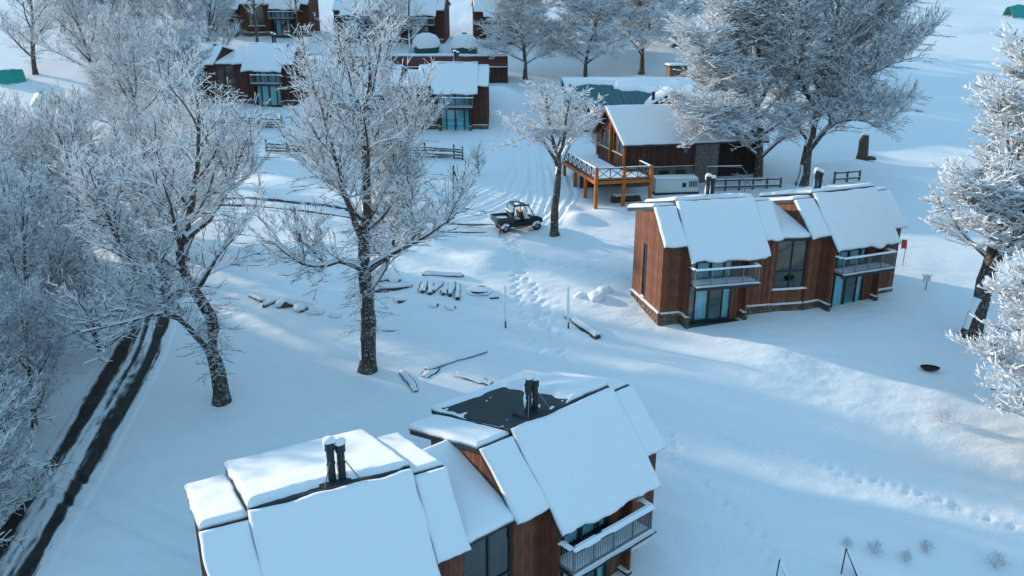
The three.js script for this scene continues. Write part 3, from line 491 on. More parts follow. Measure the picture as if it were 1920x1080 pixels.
{ // the wide low building behind the lodge
  const h = thing('service_building', 'wide low building behind the lodge with a bare teal roof patch', 'building', [5.9, 7.2, -84.6], 3 * Math.PI / 180), L = 17, D = 5.2, H = 2.9, R = 5.0;
  boardWall(h, null, { x0: .4, z0: 0, x1: L, z1: 0, y0: -1, top: () => H - .1, seed: 231, tone: .85, holes: [[2.6, 3.3, 1.5, 2.1]] });
  windowPart(h, null, { name: 'small_window', x0: 2.62, x1: 3.28, z: .02, y0: 1.52, y1: 2.08, cuts: [0, 1], bar: .07, drapes: [[.05, .95]] });
  boardWall(h, null, { x0: .4, z0: -9, x1: .4, z1: 0, y0: -1, top: (s) => Math.min(H + s * .5, H + (9 - s) * .4, R) - .1, seed: 232 });
  boardWall(h, null, { x0: L, z0: -9, x1: L, z1: 0, y0: -1, top: (s) => Math.min(H + s * .5, H + (9 - s) * .4, R) - .1, seed: 233 });
  const bare = (u, v, Lu) => { const n = fbm(u * .8, v * .8, 91, 3); return Math.max(sstep(5.0, 5.8, u + n * 1.1 + v * .25) * (1 - .95 * sstep(2.7, 3.3, v + n * .4 + Math.abs(u - 8.5) * .25) * sstep(13, 11, u)), sstep(1.5, .8, v + n * .5), sstep(.5, .2, u)); };
  roofPanel(h, null, [-.4, R, -D], [L + .4, R, -D], [L + .4, H - .1, .45], [.2, H - .1, .45], { th: .22, seed: 234, cell: .22, mask: bare, mat: M.tealSheet, seams: 26 });
  roofPanel(h, null, [L + .4, R - .003, -D - .002], [-.4, R - .003, -D - .002], [.2, H + .3, -9.4], [L + .4, H + .3, -9.4], { th: .2, seed: 235, cell: .5, mat: M.tealSheet });
  // the small cross gable in front
  part('cross_gable', new MB().hexa([[7.9, H - .2, .2], [12.6, H - .2, .2], [12.6, H - .2, -3], [7.9, H - .2, -3]], [[10.2, H + 1.15, .1], [10.3, H + 1.15, .1], [10.3, H + 1.4, -3], [10.2, H + 1.4, -3]]).geo(), M.plank[2], h);
  roofPanel(h, null, [10.25, H + 1.35, -3.2], [10.25, H + 1.25, .5], [7.5, H - .05, .5], [7.5, H - .05, -2.2], { th: .2, seed: 236, cell: .3, gap: 0 }, 'gable_roof');
  roofPanel(h, null, [10.25, H + 1.247, .502], [10.25, H + 1.347, -3.2], [13, H - .05, -2.2], [13, H - .05, .5], { th: .2, seed: 237, cell: .3, gap: 0 }, 'gable_roof');
  const flue = part('flue_pipe', new MB().tube([[8.2, H - .3, .75], [8.2, H + 1.3, .75]], .16, 12).geo(), M.metal, h); const s = lumpGeo(.18, .1, .18, 3); s.translate(8.2, H + 1.32, .75); part('snow_cap', s, M.roofSnow, flue);
  shade(h);
}
{ // long low shed with a rounded roof behind the yard chalet
  const h = thing('long_shed', 'long low shed with a rounded reddish roof behind the yard chalet', 'building', [-21.5, 10.3, -104.5], 1.5 * Math.PI / 180), L = 21, n = 10, W = 3.2, H = 2.0, m = new MB(), c = (k) => { const t = k / n * Math.PI; return [-W / 2 + Math.cos(t) * W / 2, H + Math.sin(t) * 1.35]; };
  for (let k = 0; k < n; k++) { const [z0, y0] = c(k), [z1, y1] = c(k + 1); m.quad([0, y0, z0], [L, y0, z0], [L, y1, z1], [0, y1, z1]); }
  for (const x of [0, L]) for (let k = 0; k < n; k++) { const [z0, y0] = c(k), [z1, y1] = c(k + 1); m.tri([x, H, -W / 2], [x, y0, z0], [x, y1, z1]); }
  part('roof', m.geo(), M.redSheet, h);
  boardWall(h, null, { x0: 0, z0: -.12, x1: L, z1: -.12, y0: -1, top: () => H, seed: 241, tone: .7 }); boardWall(h, null, { x0: L - .1, z0: -W + .1, x1: L - .1, z1: -.1, y0: -1, top: () => H, seed: 242, tone: .7 }); boardWall(h, null, { x0: .1, z0: -W + .1, x1: .1, z1: -.1, y0: -1, top: () => H, seed: 244, tone: .7 });
  boardWall(h, null, { x0: 0, z0: -W + .12, x1: L, z1: -W + .12, y0: -1, top: () => H, seed: 243 });
  part('roof_snow', snowSheet([0, H + 1.17, -.85], [L, H + 1.17, -.85], [0, H + 1.0, -2.6], { th: .34, seed: 245, cell: .4, over: [0, 0, .1, .1], rough: [0, 0, .12, .1] }), M.roofSnow, h);
  part('gutter_snow', ledge(0, L, H - .02, -.02, .25, 246, .1), M.roofSnow, h); part('gutter', new MB().box(-.05, L + .05, H - .14, H - .03, -.04, .28).geo(), M.metal, h);
  for (const x of [4.2, 14.6]) { const p = part('flue_pipe', new MB().tube([[x, H + .2, .1], [x, H + 1.7, .1]], .12, 10).tube([[x, H + 1.55, .1], [x, H + 1.75, .1]], .17, 10).geo(), M.metal, h); const s = lumpGeo(.2, .1, .2, 4); s.translate(x, H + 1.78, .1); part('snow_cap', s, M.roofSnow, p); }
  shade(h);
}
for (const [x, z, label] of [[-11.9, -119.6, 'round snow covered tank on the left of the pair before the top chalet'], [-6.6, -119.4, 'round snow covered tank on the right of the pair before the top chalet']]) {
  const t = thing('water_tank', label, 'tank', [x, T(x, z) - .2, z], x, 'pair of round covered tanks'), prof = [[0, -.3], [1.5, -.3], [1.75, .3], [1.82, 1.1], [1.7, 1.8], [1.2, 2.35], [.5, 2.6], [0, 2.65]].map(([a, b]) => new THREE.Vector2(a, b));
  part('shell', new THREE.LatheGeometry(prof, 28), M.tank, t);
  const cap = new THREE.LatheGeometry([[1.86, 1.0], [1.92, 1.15], [1.84, 1.8], [1.34, 2.45], [.55, 2.75], [0, 2.8]].map(([a, b]) => new THREE.Vector2(a, b)), 48), p = cap.attributes.position;
  for (let i = 0; i < p.count; i++) { const a = Math.atan2(p.getZ(i), p.getX(i)), y = p.getY(i), k = 1 + .035 * Math.abs(Math.sin(a * 4.5)) * sstep(2.7, 1.6, y); p.setXYZ(i, p.getX(i) * k, y - (y < 1.3 ? .35 * vnoise(a * 2.2, x, 3) : 0), p.getZ(i) * k); } cap.computeVertexNormals();
  part('snow_cover', cap, M.roofSnow, t); part('lid', new MB().tube([[0, 2.7, 0], [0, 2.95, 0]], .3, 12).geo(), M.tank, t); shade(t);
}
{ // small masonry hut at the back
  const h = thing('stone_hut', 'small stone hut at the back beside the big white tree', 'hut', [20.3, 10.1, -105.5], .1);
  part('wall', new MB().box(-1, 1.2, -.5, 2.2, -1.2, .8).geo(), M.stone[1], h); part('roof', new MB().box(-1.15, 1.35, 2.2, 2.32, -1.35, .95).geo(), M.metal, h); part('snow_cover', ledge(-1.12, 1.3, 2.32, -1.3, .9, 41, .25), M.roofSnow, h); part('door', new MB().box(.1, .9, -.4, 1.6, .8, .84).geo(), M.plank[0], h); shade(h);
}

// ---------------------------------------------------------------- fences, rails, posts
function logFence(label, line, seed, rails = 3, hgt = 1.15) {
  const r = rng(seed), [x0, z0] = line[0], f = thing('log_fence', label, 'fence', [x0, T(x0, z0), z0], 0, 'rustic log fences'), y0 = f.position.y;
  for (let i = 0; i < line.length; i++) { const [x, z] = line[i], y = T(x, z) - y0; part('post', new MB().tube([[x - x0, y - .4, z - z0], [x - x0 + (r() - .5) * .1, y + hgt + r() * .3, z - z0]], [.09, .075], 7).geo(), M.oldWood, f); }
  for (let i = 0; i + 1 < line.length; i++) for (let k = 0; k < rails; k++) {
    const [ax, az] = line[i], [bx, bz] = line[i + 1], h0 = .18 + k * (hgt - .1) / rails, ya = T(ax, az) - y0 + h0 + (r() - .5) * .12, yb = T(bx, bz) - y0 + h0 + (r() - .5) * .12, o = .1;
    const rail = part('rail', new MB().tube([[ax - x0, ya, az - z0 + o], [(ax + bx) / 2 - x0, (ya + yb) / 2 - .04, (az + bz) / 2 - z0 + o], [bx - x0, yb, bz - z0 + o]], [.07, .08, .06], 7).geo(), M.oldWood, f);
    const d = Math.hypot(bx - ax, bz - az), nx = -(bz - az) / d * .055, nz = (bx - ax) / d * .055; part('snow', snowSheet([ax - x0 + nx, ya + .05, az - z0 + o + nz], [bx - x0 + nx, yb + .05, bz - z0 + o + nz], [ax - x0 - nx, ya + .05, az - z0 + o - nz], { th: .07, seed: seed + k, cell: .4, over: [0, 0, 0, 0], rough: [0, 0, .01, .01], bulge: .03 }), M.roofSnow, rail);
  }
  shade(f);
}
logFence('log fence in front of the half hidden left chalet', [[-31, -87], [-28.6, -86.8], [-26.2, -86.4], [-23.8, -86.2]], 301, 4);
logFence('log fence below the yard chalet, ending beside the small sapling', [[-14, -76.6], [-11, -76.2], [-8, -75.9], [-5.3, -75.6], [-4.5, -75.3]], 302, 4);
logFence('short log fence left of the tall bare centre tree', [[-23.2, -78], [-21.2, -77.9], [-19.3, -77.7]], 303, 3, .9);
{ const g = thing('gate_post', 'tall grey gate post where the yard fence ends', 'post', [-4.85, T(-4.85, -67.3), -67.3]); part('stake', new MB().tube([[0, -.3, 0], [.05, 1.9, 0]], [.1, .07], 8).geo(), M.oldWood, g); part('brace', new MB().tube([[.45, -.3, -1.4], [.07, 1.5, -.1]], [.07, .06], 7).geo(), M.oldWood, g); shade(g); }
for (const [x, z, lx, label] of [[-.36, -43.4, -.02, 'slim snow plastered pole left of the footprints'], [3.17, -43.1, -.06, 'slim snow plastered pole right of the footprints']]) {
  const p = thing('snow_pole', label, 'pole', [x, T(x, z), z], 0, 'pair of slim poles beside the footpath');
  part('pole', new MB().tube([[0, -.3, 0], [lx, 2.35, 0]], .045, 8).geo(), M.oldWood, p); part('stuck_snow', new MB().tube([[-.02 + lx * .2, .4, .03], [-.025 + lx * .5, 1.2, .035], [-.01 + lx, 2.45, .02]], [.05, .085, .06], 8).geo(true), M.roofSnow, p); shade(p);
}
{ // guard rails on the terrace between lodge and right chalet
  for (const [x0, z0, x1, z1, n, label] of [[16.3, -66.6, 22.2, -67.4, 5, 'snowy terrace railing behind the right chalet'], [27, -68.4, 29.4, -69.2, 2, 'short snowy railing beside the twin chimney pipes']]) {
    const f = thing('terrace_rail', label, 'railing', [x0, T(x0, z0), z0], 0, 'terrace railings'), dx = x1 - x0, dz = z1 - z0;
    for (let i = 0; i <= n; i++) part('post', new MB().box(dx * i / n - .07, dx * i / n + .07, -.5, 1.0, dz * i / n - .07, dz * i / n + .07).geo(), M.oldWood, f);
    for (const y of [.88, .35]) for (let i = 0; i < n; i++) { const a = [dx * i / n, y, dz * i / n], b = [dx * (i + 1) / n, y, dz * (i + 1) / n], rl = part('rail', new MB().bar(a, b, .1, .12).geo(), M.oldWood, f); part('rail_snow', snowSheet([a[0], y + .06, a[2] + .08], [b[0], y + .06, b[2] + .08], [a[0], y + .06, a[2] - .08], { th: .1, seed: i + 5, cell: .3, over: [0, 0, 0, 0], rough: [0, 0, .01, .01], bulge: .01 }), M.roofSnow, rl); }
    shade(f);
  }
  const s = thing('stair_rail', 'grey metal stair rail leaning down in front of the lodge stone bay', 'railing', [16.4, 5.4, -65.6], .13), m = (a, b) => part('tube', new MB().tube([a, b], .035, 8).geo(), M.rail, s);
  m([-.6, 1.9, -.6], [2.3, 1.75, -.6]); m([2.3, 1.75, -.6], [2.6, 1.3, -.2]); m([2.6, 1.5, -.2], [2.55, -.2, -.2]); m([1.9, 1.3, -.6], [3.3, .1, -.2]); m([1.5, 1.2, -.6], [2.5, 1.15, -.2]); m([-.6, 1.9, -.6], [-.6, -.2, -.6]); part('snow', ledge(-.6, 2.3, 1.86, -.66, -.54, 8, .06), M.roofSnow, s); shade(s);
}
function leanPosts(x, z, label, k) {
  const f = thing('leaning_stakes', label, 'stakes', [x, T(x, z), z], k, 'crossed stakes at the bottom edge');
  part('stake', new MB().tube([[-.05, -.3, 0], [0, 1.05, 0]], .024, 8).geo(), M.oldWood, f); part('stake', new MB().tube([[.6, -.35, .25], [0, 1.05, .02]], .024, 8).geo(), M.oldWood, f); part('snow', snowSheet([.5, -.02, .26], [0, 1.09, .07], [.54, -.02, .18], { th: .04, seed: 4, cell: .3, over: [0, 0, 0, 0], rough: [0, 0, .01, .01] }), M.roofSnow, f); shade(f);
}
leanPosts(9.3, -24.1, 'pair of crossed snowy stakes at the bottom edge, nearer the big chalet', 0); leanPosts(11.75, -24.5, 'pair of crossed snowy stakes at the bottom edge, farther right', .1);

// ---------------------------------------------------------------- the utility vehicle
{
  const v = thing('utility_vehicle', 'dark open utility vehicle with a cargo bed parked in the snow', 'vehicle', [.45, T(.45, -58.4) + .02, -58.4], 20 * Math.PI / 180);
  const ex = (pts, z0, z1, mat, name, par = v) => { const s = new THREE.Shape(pts.map(([x, y]) => new THREE.Vector2(x, y))), g = new THREE.ExtrudeGeometry(s, { depth: z1 - z0, bevelEnabled: true, bevelSize: .02, bevelThickness: .02, bevelSegments: 2 }); g.translate(0, 0, z0); return part(name, g, mat, par); };
  ex([[-1.55, .38], [.75, .38], [.95, .62], [.9, .72], [-1.55, .62]], -.66, .66, M.black, 'chassis');
  const hood = ex([[.72, .5], [1.55, .48], [1.66, .62], [1.62, .82], [1.3, .98], [.78, 1.05], [.7, .8]], -.6, .6, M.bodyPaint, 'hood');
  for (const z of [-.42, .42]) { const g = new THREE.SphereGeometry(.11, 14, 10); g.scale(.5, 1, 1.2); g.translate(1.66, .74, z); part('headlight', g, M.cream, hood); }
  part('snow', snowSheet([.84, 1.04, .5], [1.5, .91, .5], [.84, 1.04, -.5], { th: .06, seed: 3, cell: .2, bulge: .03 }), M.roofSnow, hood);
  const bed = pgroup('cargo_bed', v); for (const [n, b] of [['bed_floor', [-1.8, -.66, .72, .78, -.74, .74]], ['bed_side', [-1.82, -.64, .72, 1.12, .72, .78]], ['bed_side', [-1.82, -.64, .72, 1.12, -.78, -.72]], ['tailgate', [-1.86, -1.8, .7, 1.12, -.78, .78]], ['bed_front', [-.66, -.6, .72, 1.15, -.78, .78]]]) part(n, new MB().box(...b).geo(), M.bodyPaint, bed);
  part('bed_snow', ledge(-1.78, -.7, .78, -.7, .7, 7, .16), M.roofSnow, bed);
  for (const x of [-.5, .25]) { const s = pgroup('seat', v); part('cushion', new MB().box(x - .02, x + .5, .72, .88, -.6, .6).geo(), M.black, s); part('backrest', new MB().hexa([[x - .14, .8, .6], [x + .02, .8, .6], [x + .02, .8, -.6], [x - .14, .8, -.6]], [[x - .24, 1.42, .58], [x - .1, 1.42, .58], [x - .1, 1.42, -.58], [x - .24, 1.42, -.58]]).geo(), M.black, s); part('seat_snow', snowSheet([x + .06, .885, .57], [x + .46, .885, .57], [x + .06, .885, -.57], { th: .08, seed: 8, cell: .2 }), M.roofSnow, s); part('seat_snow', snowSheet([x - .27, 1.42, .57], [x - .08, 1.42, .57], [x - .27, 1.42, -.57], { th: .08, seed: 9, cell: .2 }), M.roofSnow, s); }
  for (const z of [-.7, .7]) { part('roll_bar', new MB().tube([[-.6, .7, z], [-.62, 1.75, z * .93], [-.45, 1.86, z * .9], [.45, 1.86, z * .9], [.6, 1.78, z * .92], [.95, 1.05, z * .95]], .035, 8).geo(true), M.black, v); part('pillar', new MB().tube([[-.05, .6, z], [-.05, 1.84, z * .9]], .032, 8).geo(), M.black, v); part('sill_step', new MB().box(-.6, .65, .36, .46, z > 0 ? .62 : -.76, z > 0 ? .76 : -.62).geo(), M.bodyPaint, v); }
  const rf = ex([[-.62, 1.86], [.55, 1.86], [.58, 1.9], [.4, 1.94], [-.55, 1.94]], -.68, .68, M.bodyPaint, 'roof');
  part('roof_snow', snowSheet([-.6, 1.945, .62], [.5, 1.945, .62], [-.6, 1.945, -.62], { th: .07, seed: 12, cell: .09, mask: (x, z) => sstep(-.1, .35, fbm(x * 2.6, z * 2.2, 15, 3) + .12) }), M.roofSnow, rf);
  { const g = new THREE.PlaneGeometry(.85, 1.22); g.rotateZ(0); const m = new THREE.Matrix4().makeBasis(V(-.43, .9, 0).normalize(), V(0, 0, 1), V(.9, .43, 0).normalize()); g.applyMatrix4(m); g.translate(.79, 1.4, 0); part('windshield', g, M.clearGlass, v); }
  part('steering_wheel', new THREE.TorusGeometry(.17, .018, 8, 20).rotateY(Math.PI / 2 - .4).translate(.6, 1.1, -.32), M.black, v);
  for (const x of [-1.2, 1.18]) for (const z of [-.66, .66]) {
    const w = pgroup('wheel', v); w.position.set(x, .32, z); const t = new THREE.TorusGeometry(.235, .105, 12, 28); t.scale(1, 1, 1.15); part('tyre', t, M.rubber, w); part('rim', new THREE.CylinderGeometry(.17, .17, .16, 18).rotateX(Math.PI / 2), M.rail, w);
    const s = new THREE.TorusGeometry(.25, .1, 10, 22, 2.4); s.scale(1.03, 1.03, .9); s.rotateZ(.7); s.translate(0, .015, Math.sign(z) * .05); part('packed_snow', s, M.roofSnow, w);
    ex([[x - .48, .62], [x - .3, .86], [x + .3, .86], [x + .48, .62], [x + .4, .62], [x + .26, .78], [x - .26, .78], [x - .4, .62]], z > 0 ? .5 : -.78, z > 0 ? .78 : -.5, M.black, 'fender');
  }
  shade(v);
}

// ---------------------------------------------------------------- logs, timber, stones lying in the snow
function snowLog(label, x, z, len, r, turn, o = {}) {
  const g = thing('fallen_log', label, 'log', [x, T(x, z) + r * (o.lift ?? -.15), z], turn, o.group), s = rng(Math.round(x * 13 + z * 7 + 900)), n = 7, pts = [], rad = [], cx = len / 2 * Math.cos(turn), cz = len / 2 * Math.sin(turn), slope = T(x + cx, z - cz) - T(x - cx, z + cz) + (o.tilt || 0);
  for (let i = 0; i <= n; i++) { pts.push([len * (i / n - .5), (s() - .5) * r * .3 + slope * (i / n - .5), (s() - .5) * r * .35]); rad.push(r * (1.05 - .25 * i / n)); }
  part('trunk', new MB().tube(pts, rad, 9).geo(), M.bark, g);
  part('snow_cover', snowSheet([-len * .49, pts[0][1] + r * .72, r * .75], [len * .49, pts[n][1] + r * .6, r * .7], [-len * .49, pts[0][1] + r * .72, -r * .75], { th: .1 + r * .6, seed: Math.round(Math.abs(x * 10)), cell: .14, over: [.0, .0, .05, .05], rough: [.05, .05, .10, .10], bulge: .06 }), M.roofSnow, g); shade(g);
}
snowLog('thick short log with a dark cut end right of the path poles', 4.15, -42.9, 2.3, .26, -1.05, { tilt: .12 });
snowLog('thin log lying beside the thick short log', 3.75, -43.6, 2.2, .12, -1.0);
snowLog('long thin snowy trunk lying above the big chalet roof', -2.9, -39.7, 3.6, .1, .55);
snowLog('thin pole lying toward the dark bare roof', -1.9, -37.8, 2.1, .08, -.55);
snowLog('crossed branch with a dark flank below the centre tree', -5.15, -37.6, 2.2, .1, -1.15); snowLog('short dark stick beside the crossed branch', -4.2, -38.6, 1.2, .06, 1.0);
snowLog('dark broken branch sticking out left of the rubble edge', -15.2, -46.2, 1.2, .12, -.7); snowLog('curved broken branch at the rubble edge', -14, -45.6, 1.3, .12, .6); snowLog('half buried trunk left of the centre tree base', -12.5, -45.1, 2.6, .2, -.3); snowLog('mossy trunk end poking from the bank behind the centre tree', -7.3, -47.8, 2.4, .24, .2); snowLog('log across the bank above the timber row', -4.4, -50.1, 2.6, .2, .02);
for (let i = 0; i < 6; i++) snowLog(['first', 'second', 'third', 'fourth', 'fifth', 'sixth'][i] + ' timber from the left in the snowy row behind the left pole', -5.4 + i * .42, -47.9 + (i % 2) * .2, 1.5 + hash2(i, 3, 1) * 1.2, .085 + .03 * hash2(i, 4, 1), 1.2 + .45 * hash2(i, 5, 1), { tilt: -.12, lift: -.5, group: 'timbers laid in a row' });
{ // coiled hose half sunk in the snow
  const g = thing('hose_coil', 'half buried hose coil beside the timber row', 'hose', [-2.0, T(-2, -47.9) + .06, -47.9]); part('coil', new THREE.TorusGeometry(.62, .05, 8, 40).rotateX(Math.PI / 2 - .15), M.rubber, g); part('coil', new THREE.TorusGeometry(.5, .045, 8, 40).rotateX(Math.PI / 2 + .1).translate(.06, .08, 0), M.rubber, g); part('snow_cover', lumpGeo(.78, .22, .62, 4, .4), M.roofSnow, g); shade(g);
}
const stoneSpots = [[-13.2, -45.4, .55, 1], [-12.2, -44.9, .42, 2], [-11.3, -44.8, .5, 3], [-10.2, -44.6, .36, 4], [-8.4, -49.2, .7, 5], [-7.4, -49.0, .55, 6], [-6.6, -46.5, .4, 7], [-4.6, -45.9, .34, 8], [-3.6, -45.7, .3, 9], [4.1, -47.4, .36, 10], [5.0, -47.0, .55, 11], [5.6, -47.9, .42, 12], [-1.1, -47.2, .3, 13], [-16.6, -52.6, .6, 14], [-15.4, -53.6, .7, 15], [-14.2, -52.9, .5, 16], [-17.8, -54.4, .55, 17], [-13.4, -54.6, .45, 18]];
const stoneWords = ['rubble stone at the foot of the bank, leftmost dark one', 'rubble stone second along the dark bank edge', 'rubble stone third along the dark bank edge', 'small rubble stone at the right end of the dark bank edge', 'large snow capped rock behind the centre trunk, left one', 'snow capped rock behind the centre trunk, right one', 'snow capped stone just right of the centre trunk', 'small stone below the timber row, left', 'small stone below the timber row, right', 'small dark stone among the snow lumps left of the right chalet', 'largest snow lump left of the right chalet', 'upper snow lump left of the right chalet', 'small dark stone near the left path pole', 'boulder under the left trees beside the track, upper left', 'boulder under the left trees beside the track, largest', 'boulder under the left trees beside the track, nearest the centre tree', 'boulder under the left trees beside the track, farthest left', 'boulder under the left trees beside the track, lowest right'];
stoneSpots.forEach(([x, z, s, k], i) => { const g = thing('snowy_rock', stoneWords[i], 'rock', [x, T(x, z) - s * .18, z], k, 'rocks showing through the snow'); part('rock', lumpGeo(s, s * .62, s * .8, k, .35, 2), M.stone[2], g); const c = lumpGeo(s * 1.15, s * .62, s * .95, k + 40, .3, 3); c.translate(.03, s * .26, -.1); part('snow_cap', c, M.roofSnow, g); shade(g); });

// small things on the right
{ const f = thing('marker_flag', 'small red flag on a thin stick beside the right chalet', 'flag', [25.55, T(25.55, -51.6), -51.6]); part('stick', new MB().tube([[0, -.2, 0], [.02, 1.75, 0]], .02, 6).geo(), M.oldWood, f); const g = new THREE.PlaneGeometry(.34, .62, 6, 8), p = g.attributes.position; for (let i = 0; i < p.count; i++) p.setZ(i, .06 * Math.sin(p.getX(i) * 14 + p.getY(i) * 4)); g.computeVertexNormals(); g.translate(-.12, 1.45, 0); part('cloth', g, M.red, f); shade(f);
  const s = thing('slope_sign', 'little snowy board on a stake right of the red flag', 'sign', [25.4, T(25.4, -48), -48], .3); part('stake', new MB().tube([[0, -.2, 0], [.05, .95, 0]], .025, 6).geo(), M.oldWood, s); part('board', new MB().box(-.28, .26, .55, .95, -.02, .02).geo(), M.cream, s); part('snow_cap', ledge(-.28, .26, .95, -.05, .05, 3, .06), M.roofSnow, s); shade(s);
  const d = thing('dark_sled', 'dark sled shell lying alone on the open snow', 'sled', [21.3, T(21.3, -38.5) + .02, -38.5], -.25), sh = new THREE.SphereGeometry(.46, 20, 10, 0, Math.PI * 2, Math.PI * .5, Math.PI * .5); sh.scale(1, .42, .55); sh.translate(0, .2, 0); part('shell', sh, std({ color: rgb(.01, .012, .016), roughness: .5, side: THREE.DoubleSide }), d); part('rim', new THREE.TorusGeometry(.45, .03, 8, 28).rotateX(Math.PI / 2).scale(1, 1, .55).translate(0, .2, 0), M.black, d); shade(d);
  const w = thing('old_stump', 'upright broken stump standing at the foot of the ski slope', 'stump', [31.4, T(31.4, -74), -74]); part('trunk', new MB().tube([[0, -.4, 0], [.05, .8, 0], [0, 1.7, 0], [.1, 2.3, .1]], [.55, .45, .42, .25], 9).geo(), M.oldWood, w); const c = lumpGeo(.5, .25, .45, 6); c.translate(.75, .1, .1); part('root', c, M.stone[2], w); const e = lumpGeo(.4, .15, .38, 7); e.translate(.06, 2.3, .05); part('snow_cap', e, M.roofSnow, w); shade(w); }
// green tarpaulins sagging over bent frames on the far left slope
function tarp(label, x, z, w, d, hgt, turn, seed) {
  const t = thing('green_tarpaulin', label, 'tarpaulin', [x, T(x, z), z], turn, 'green tarpaulins on the left slope'), n = 14, mk = (lift, cut) => { const g = new THREE.PlaneGeometry(w, d, n, n); g.rotateX(-Math.PI / 2); const p = g.attributes.position; for (let i = 0; i < p.count; i++) { const u = p.getX(i) / w, v = p.getZ(i) / d; p.setY(i, hgt * (1 - 1.5 * Math.pow(Math.abs(v) * 1.7, 2)) * (1 - .5 * u * u) + .22 * fbm(u * 5, v * 5, seed, 2) + lift - (cut ? .35 * sstep(-.1, .2, v + .25 * vnoise(u * 4, v * 3, seed)) : 0)); } g.computeVertexNormals(); return g; };
  part('cloth', mk(0), M.greenTarp, t); part('snow_cover', mk(.06, true), M.roofSnow, t); for (const k of [-1, 1]) part('frame_pole', new MB().tube([[k * w * .42, -.2, 0], [k * w * .42, hgt * .9, 0]], .05, 7).geo(), M.oldWood, t); shade(t);
}
tarp('bright green tarpaulin with a sagging front edge on the left slope', -52.2, -94.6, 3.4, 2.2, 1.6, -.5, 1); tarp('green tarpaulin draped low behind the left trees', -45.2, -92.6, 3, 2.4, 1.5, .2, 2); tarp('dark green tarpaulin at the far left edge', -62.4, -105.5, 3.2, 2.6, 1.5, .7, 3); tarp('small green tarpaulin scrap between the two larger ones', -49, -92, 2.2, 1.3, .7, -.6, 4); tarp('green tarpaulin at the far top right corner', 82, -141, 4, 2.4, 1.8, .2, 5);

// ---------------------------------------------------------------- trees: bare southern beeches with rime and snow on every twig
const UP = V(0, 1, 0);
function spray(seed, pitch, o) {                                     // one twig fan, pointing along +x and up by pitch; snow lies on its upper sides
  const r = rng(seed), m = new MB(), SN = [.93, .945, .96], dk = [.07, .058, .052], { w = .017, cover = .75, side = 7, snow = 1, rime = .5 } = o;
  const twig = (a, b, ra, rb) => {
    const d = b.clone().sub(a), s = V(-d.z, 0, d.x); if (s.lengthSq() < 1e-6) s.set(1, 0, 0); s.normalize(); const u = s.clone().cross(d).normalize(); if (u.y < 0) u.negate();
    const c = (P, i, j, rr) => P.clone().addScaledVector(s, i * rr).addScaledVector(u, j * rr).toArray(), top = r() < cover ? SN : dk, k = snow;
    const A = [c(a, -1, -.4, ra), c(a, 1, -.4, ra), c(a, 0, 1.1 * k, ra)], B = [c(b, -1, -.4, rb), c(b, 1, -.4, rb), c(b, 0, 1.1 * k, rb)];
    m.quad(A[0], B[0], B[1], A[1], r() < rime ? SN : dk).quad(A[1], B[1], B[2], A[2], top).quad(A[2], B[2], B[0], A[0], top);
  };
  const dir = V(Math.cos(pitch), Math.sin(pitch), 0), pts = [V(0, 0, 0)]; let d = dir.clone();
  for (let i = 0; i < 3; i++) { d.add(V((r() - .5) * .45, (r() - .42) * .5, (r() - .5) * .6)).normalize(); pts.push(pts[i].clone().addScaledVector(d, .38)); }
  for (let i = 0; i < 3; i++) twig(pts[i], pts[i + 1], w * (1.5 - i * .3), w * (1.2 - i * .3));
  for (let i = 0; i < side; i++) {
    const t = .3 + 2.6 * (i + r() * .6) / side, k = Math.min(2, Math.floor(t)), a = pts[k].clone().lerp(pts[k + 1], t - k), sg = i % 2 ? 1 : -1, L = .16 + .36 * r();
    const e = dir.clone().multiplyScalar(.35 + .55 * r()).add(V(0, (r() - .38) * 1.1, sg * (.4 + .7 * r()))).normalize(), b = a.clone().addScaledVector(e, L); twig(a, b, w * .95, w * .55);
    const e2 = e.clone().add(V((r() - .5), (r() - .4) * .8, (r() - .5))).normalize(); twig(a.clone().lerp(b, .5), a.clone().lerp(b, .5).addScaledVector(e2, L * .55), w * .75, w * .45);
    if (snow > 1 && r() < .55) { const q = a.clone().lerp(b, .6), z = w * (2.2 + 1.6 * r()); m.tri([q.x - z, q.y, q.z - z], [q.x + z * 1.4, q.y, q.z], [q.x, q.y + z, q.z], SN); m.tri([q.x + z * 1.4, q.y, q.z], [q.x - z, q.y, q.z + z], [q.x, q.y + z, q.z], SN); m.tri([q.x - z, q.y, q.z + z], [q.x - z, q.y, q.z - z], [q.x, q.y + z, q.z], SN); }
  }
  return m.geo();
}
const PITCH = [-.35, .1, .55, 1.05];
const SPRAYS = { rime: PITCH.map((p, i) => spray(500 + i, p, { w: .0125, cover: .80, side: 9 })), laden: PITCH.map((p, i) => spray(520 + i, p * .8, { w: .0165, cover: .90, side: 9, snow: 1.5, rime: .6 })), heavy: PITCH.map((p, i) => spray(540 + i, p * .7 - .1, { w: .020, cover: .95, side: 10, snow: 1.7, rime: .7 })) };
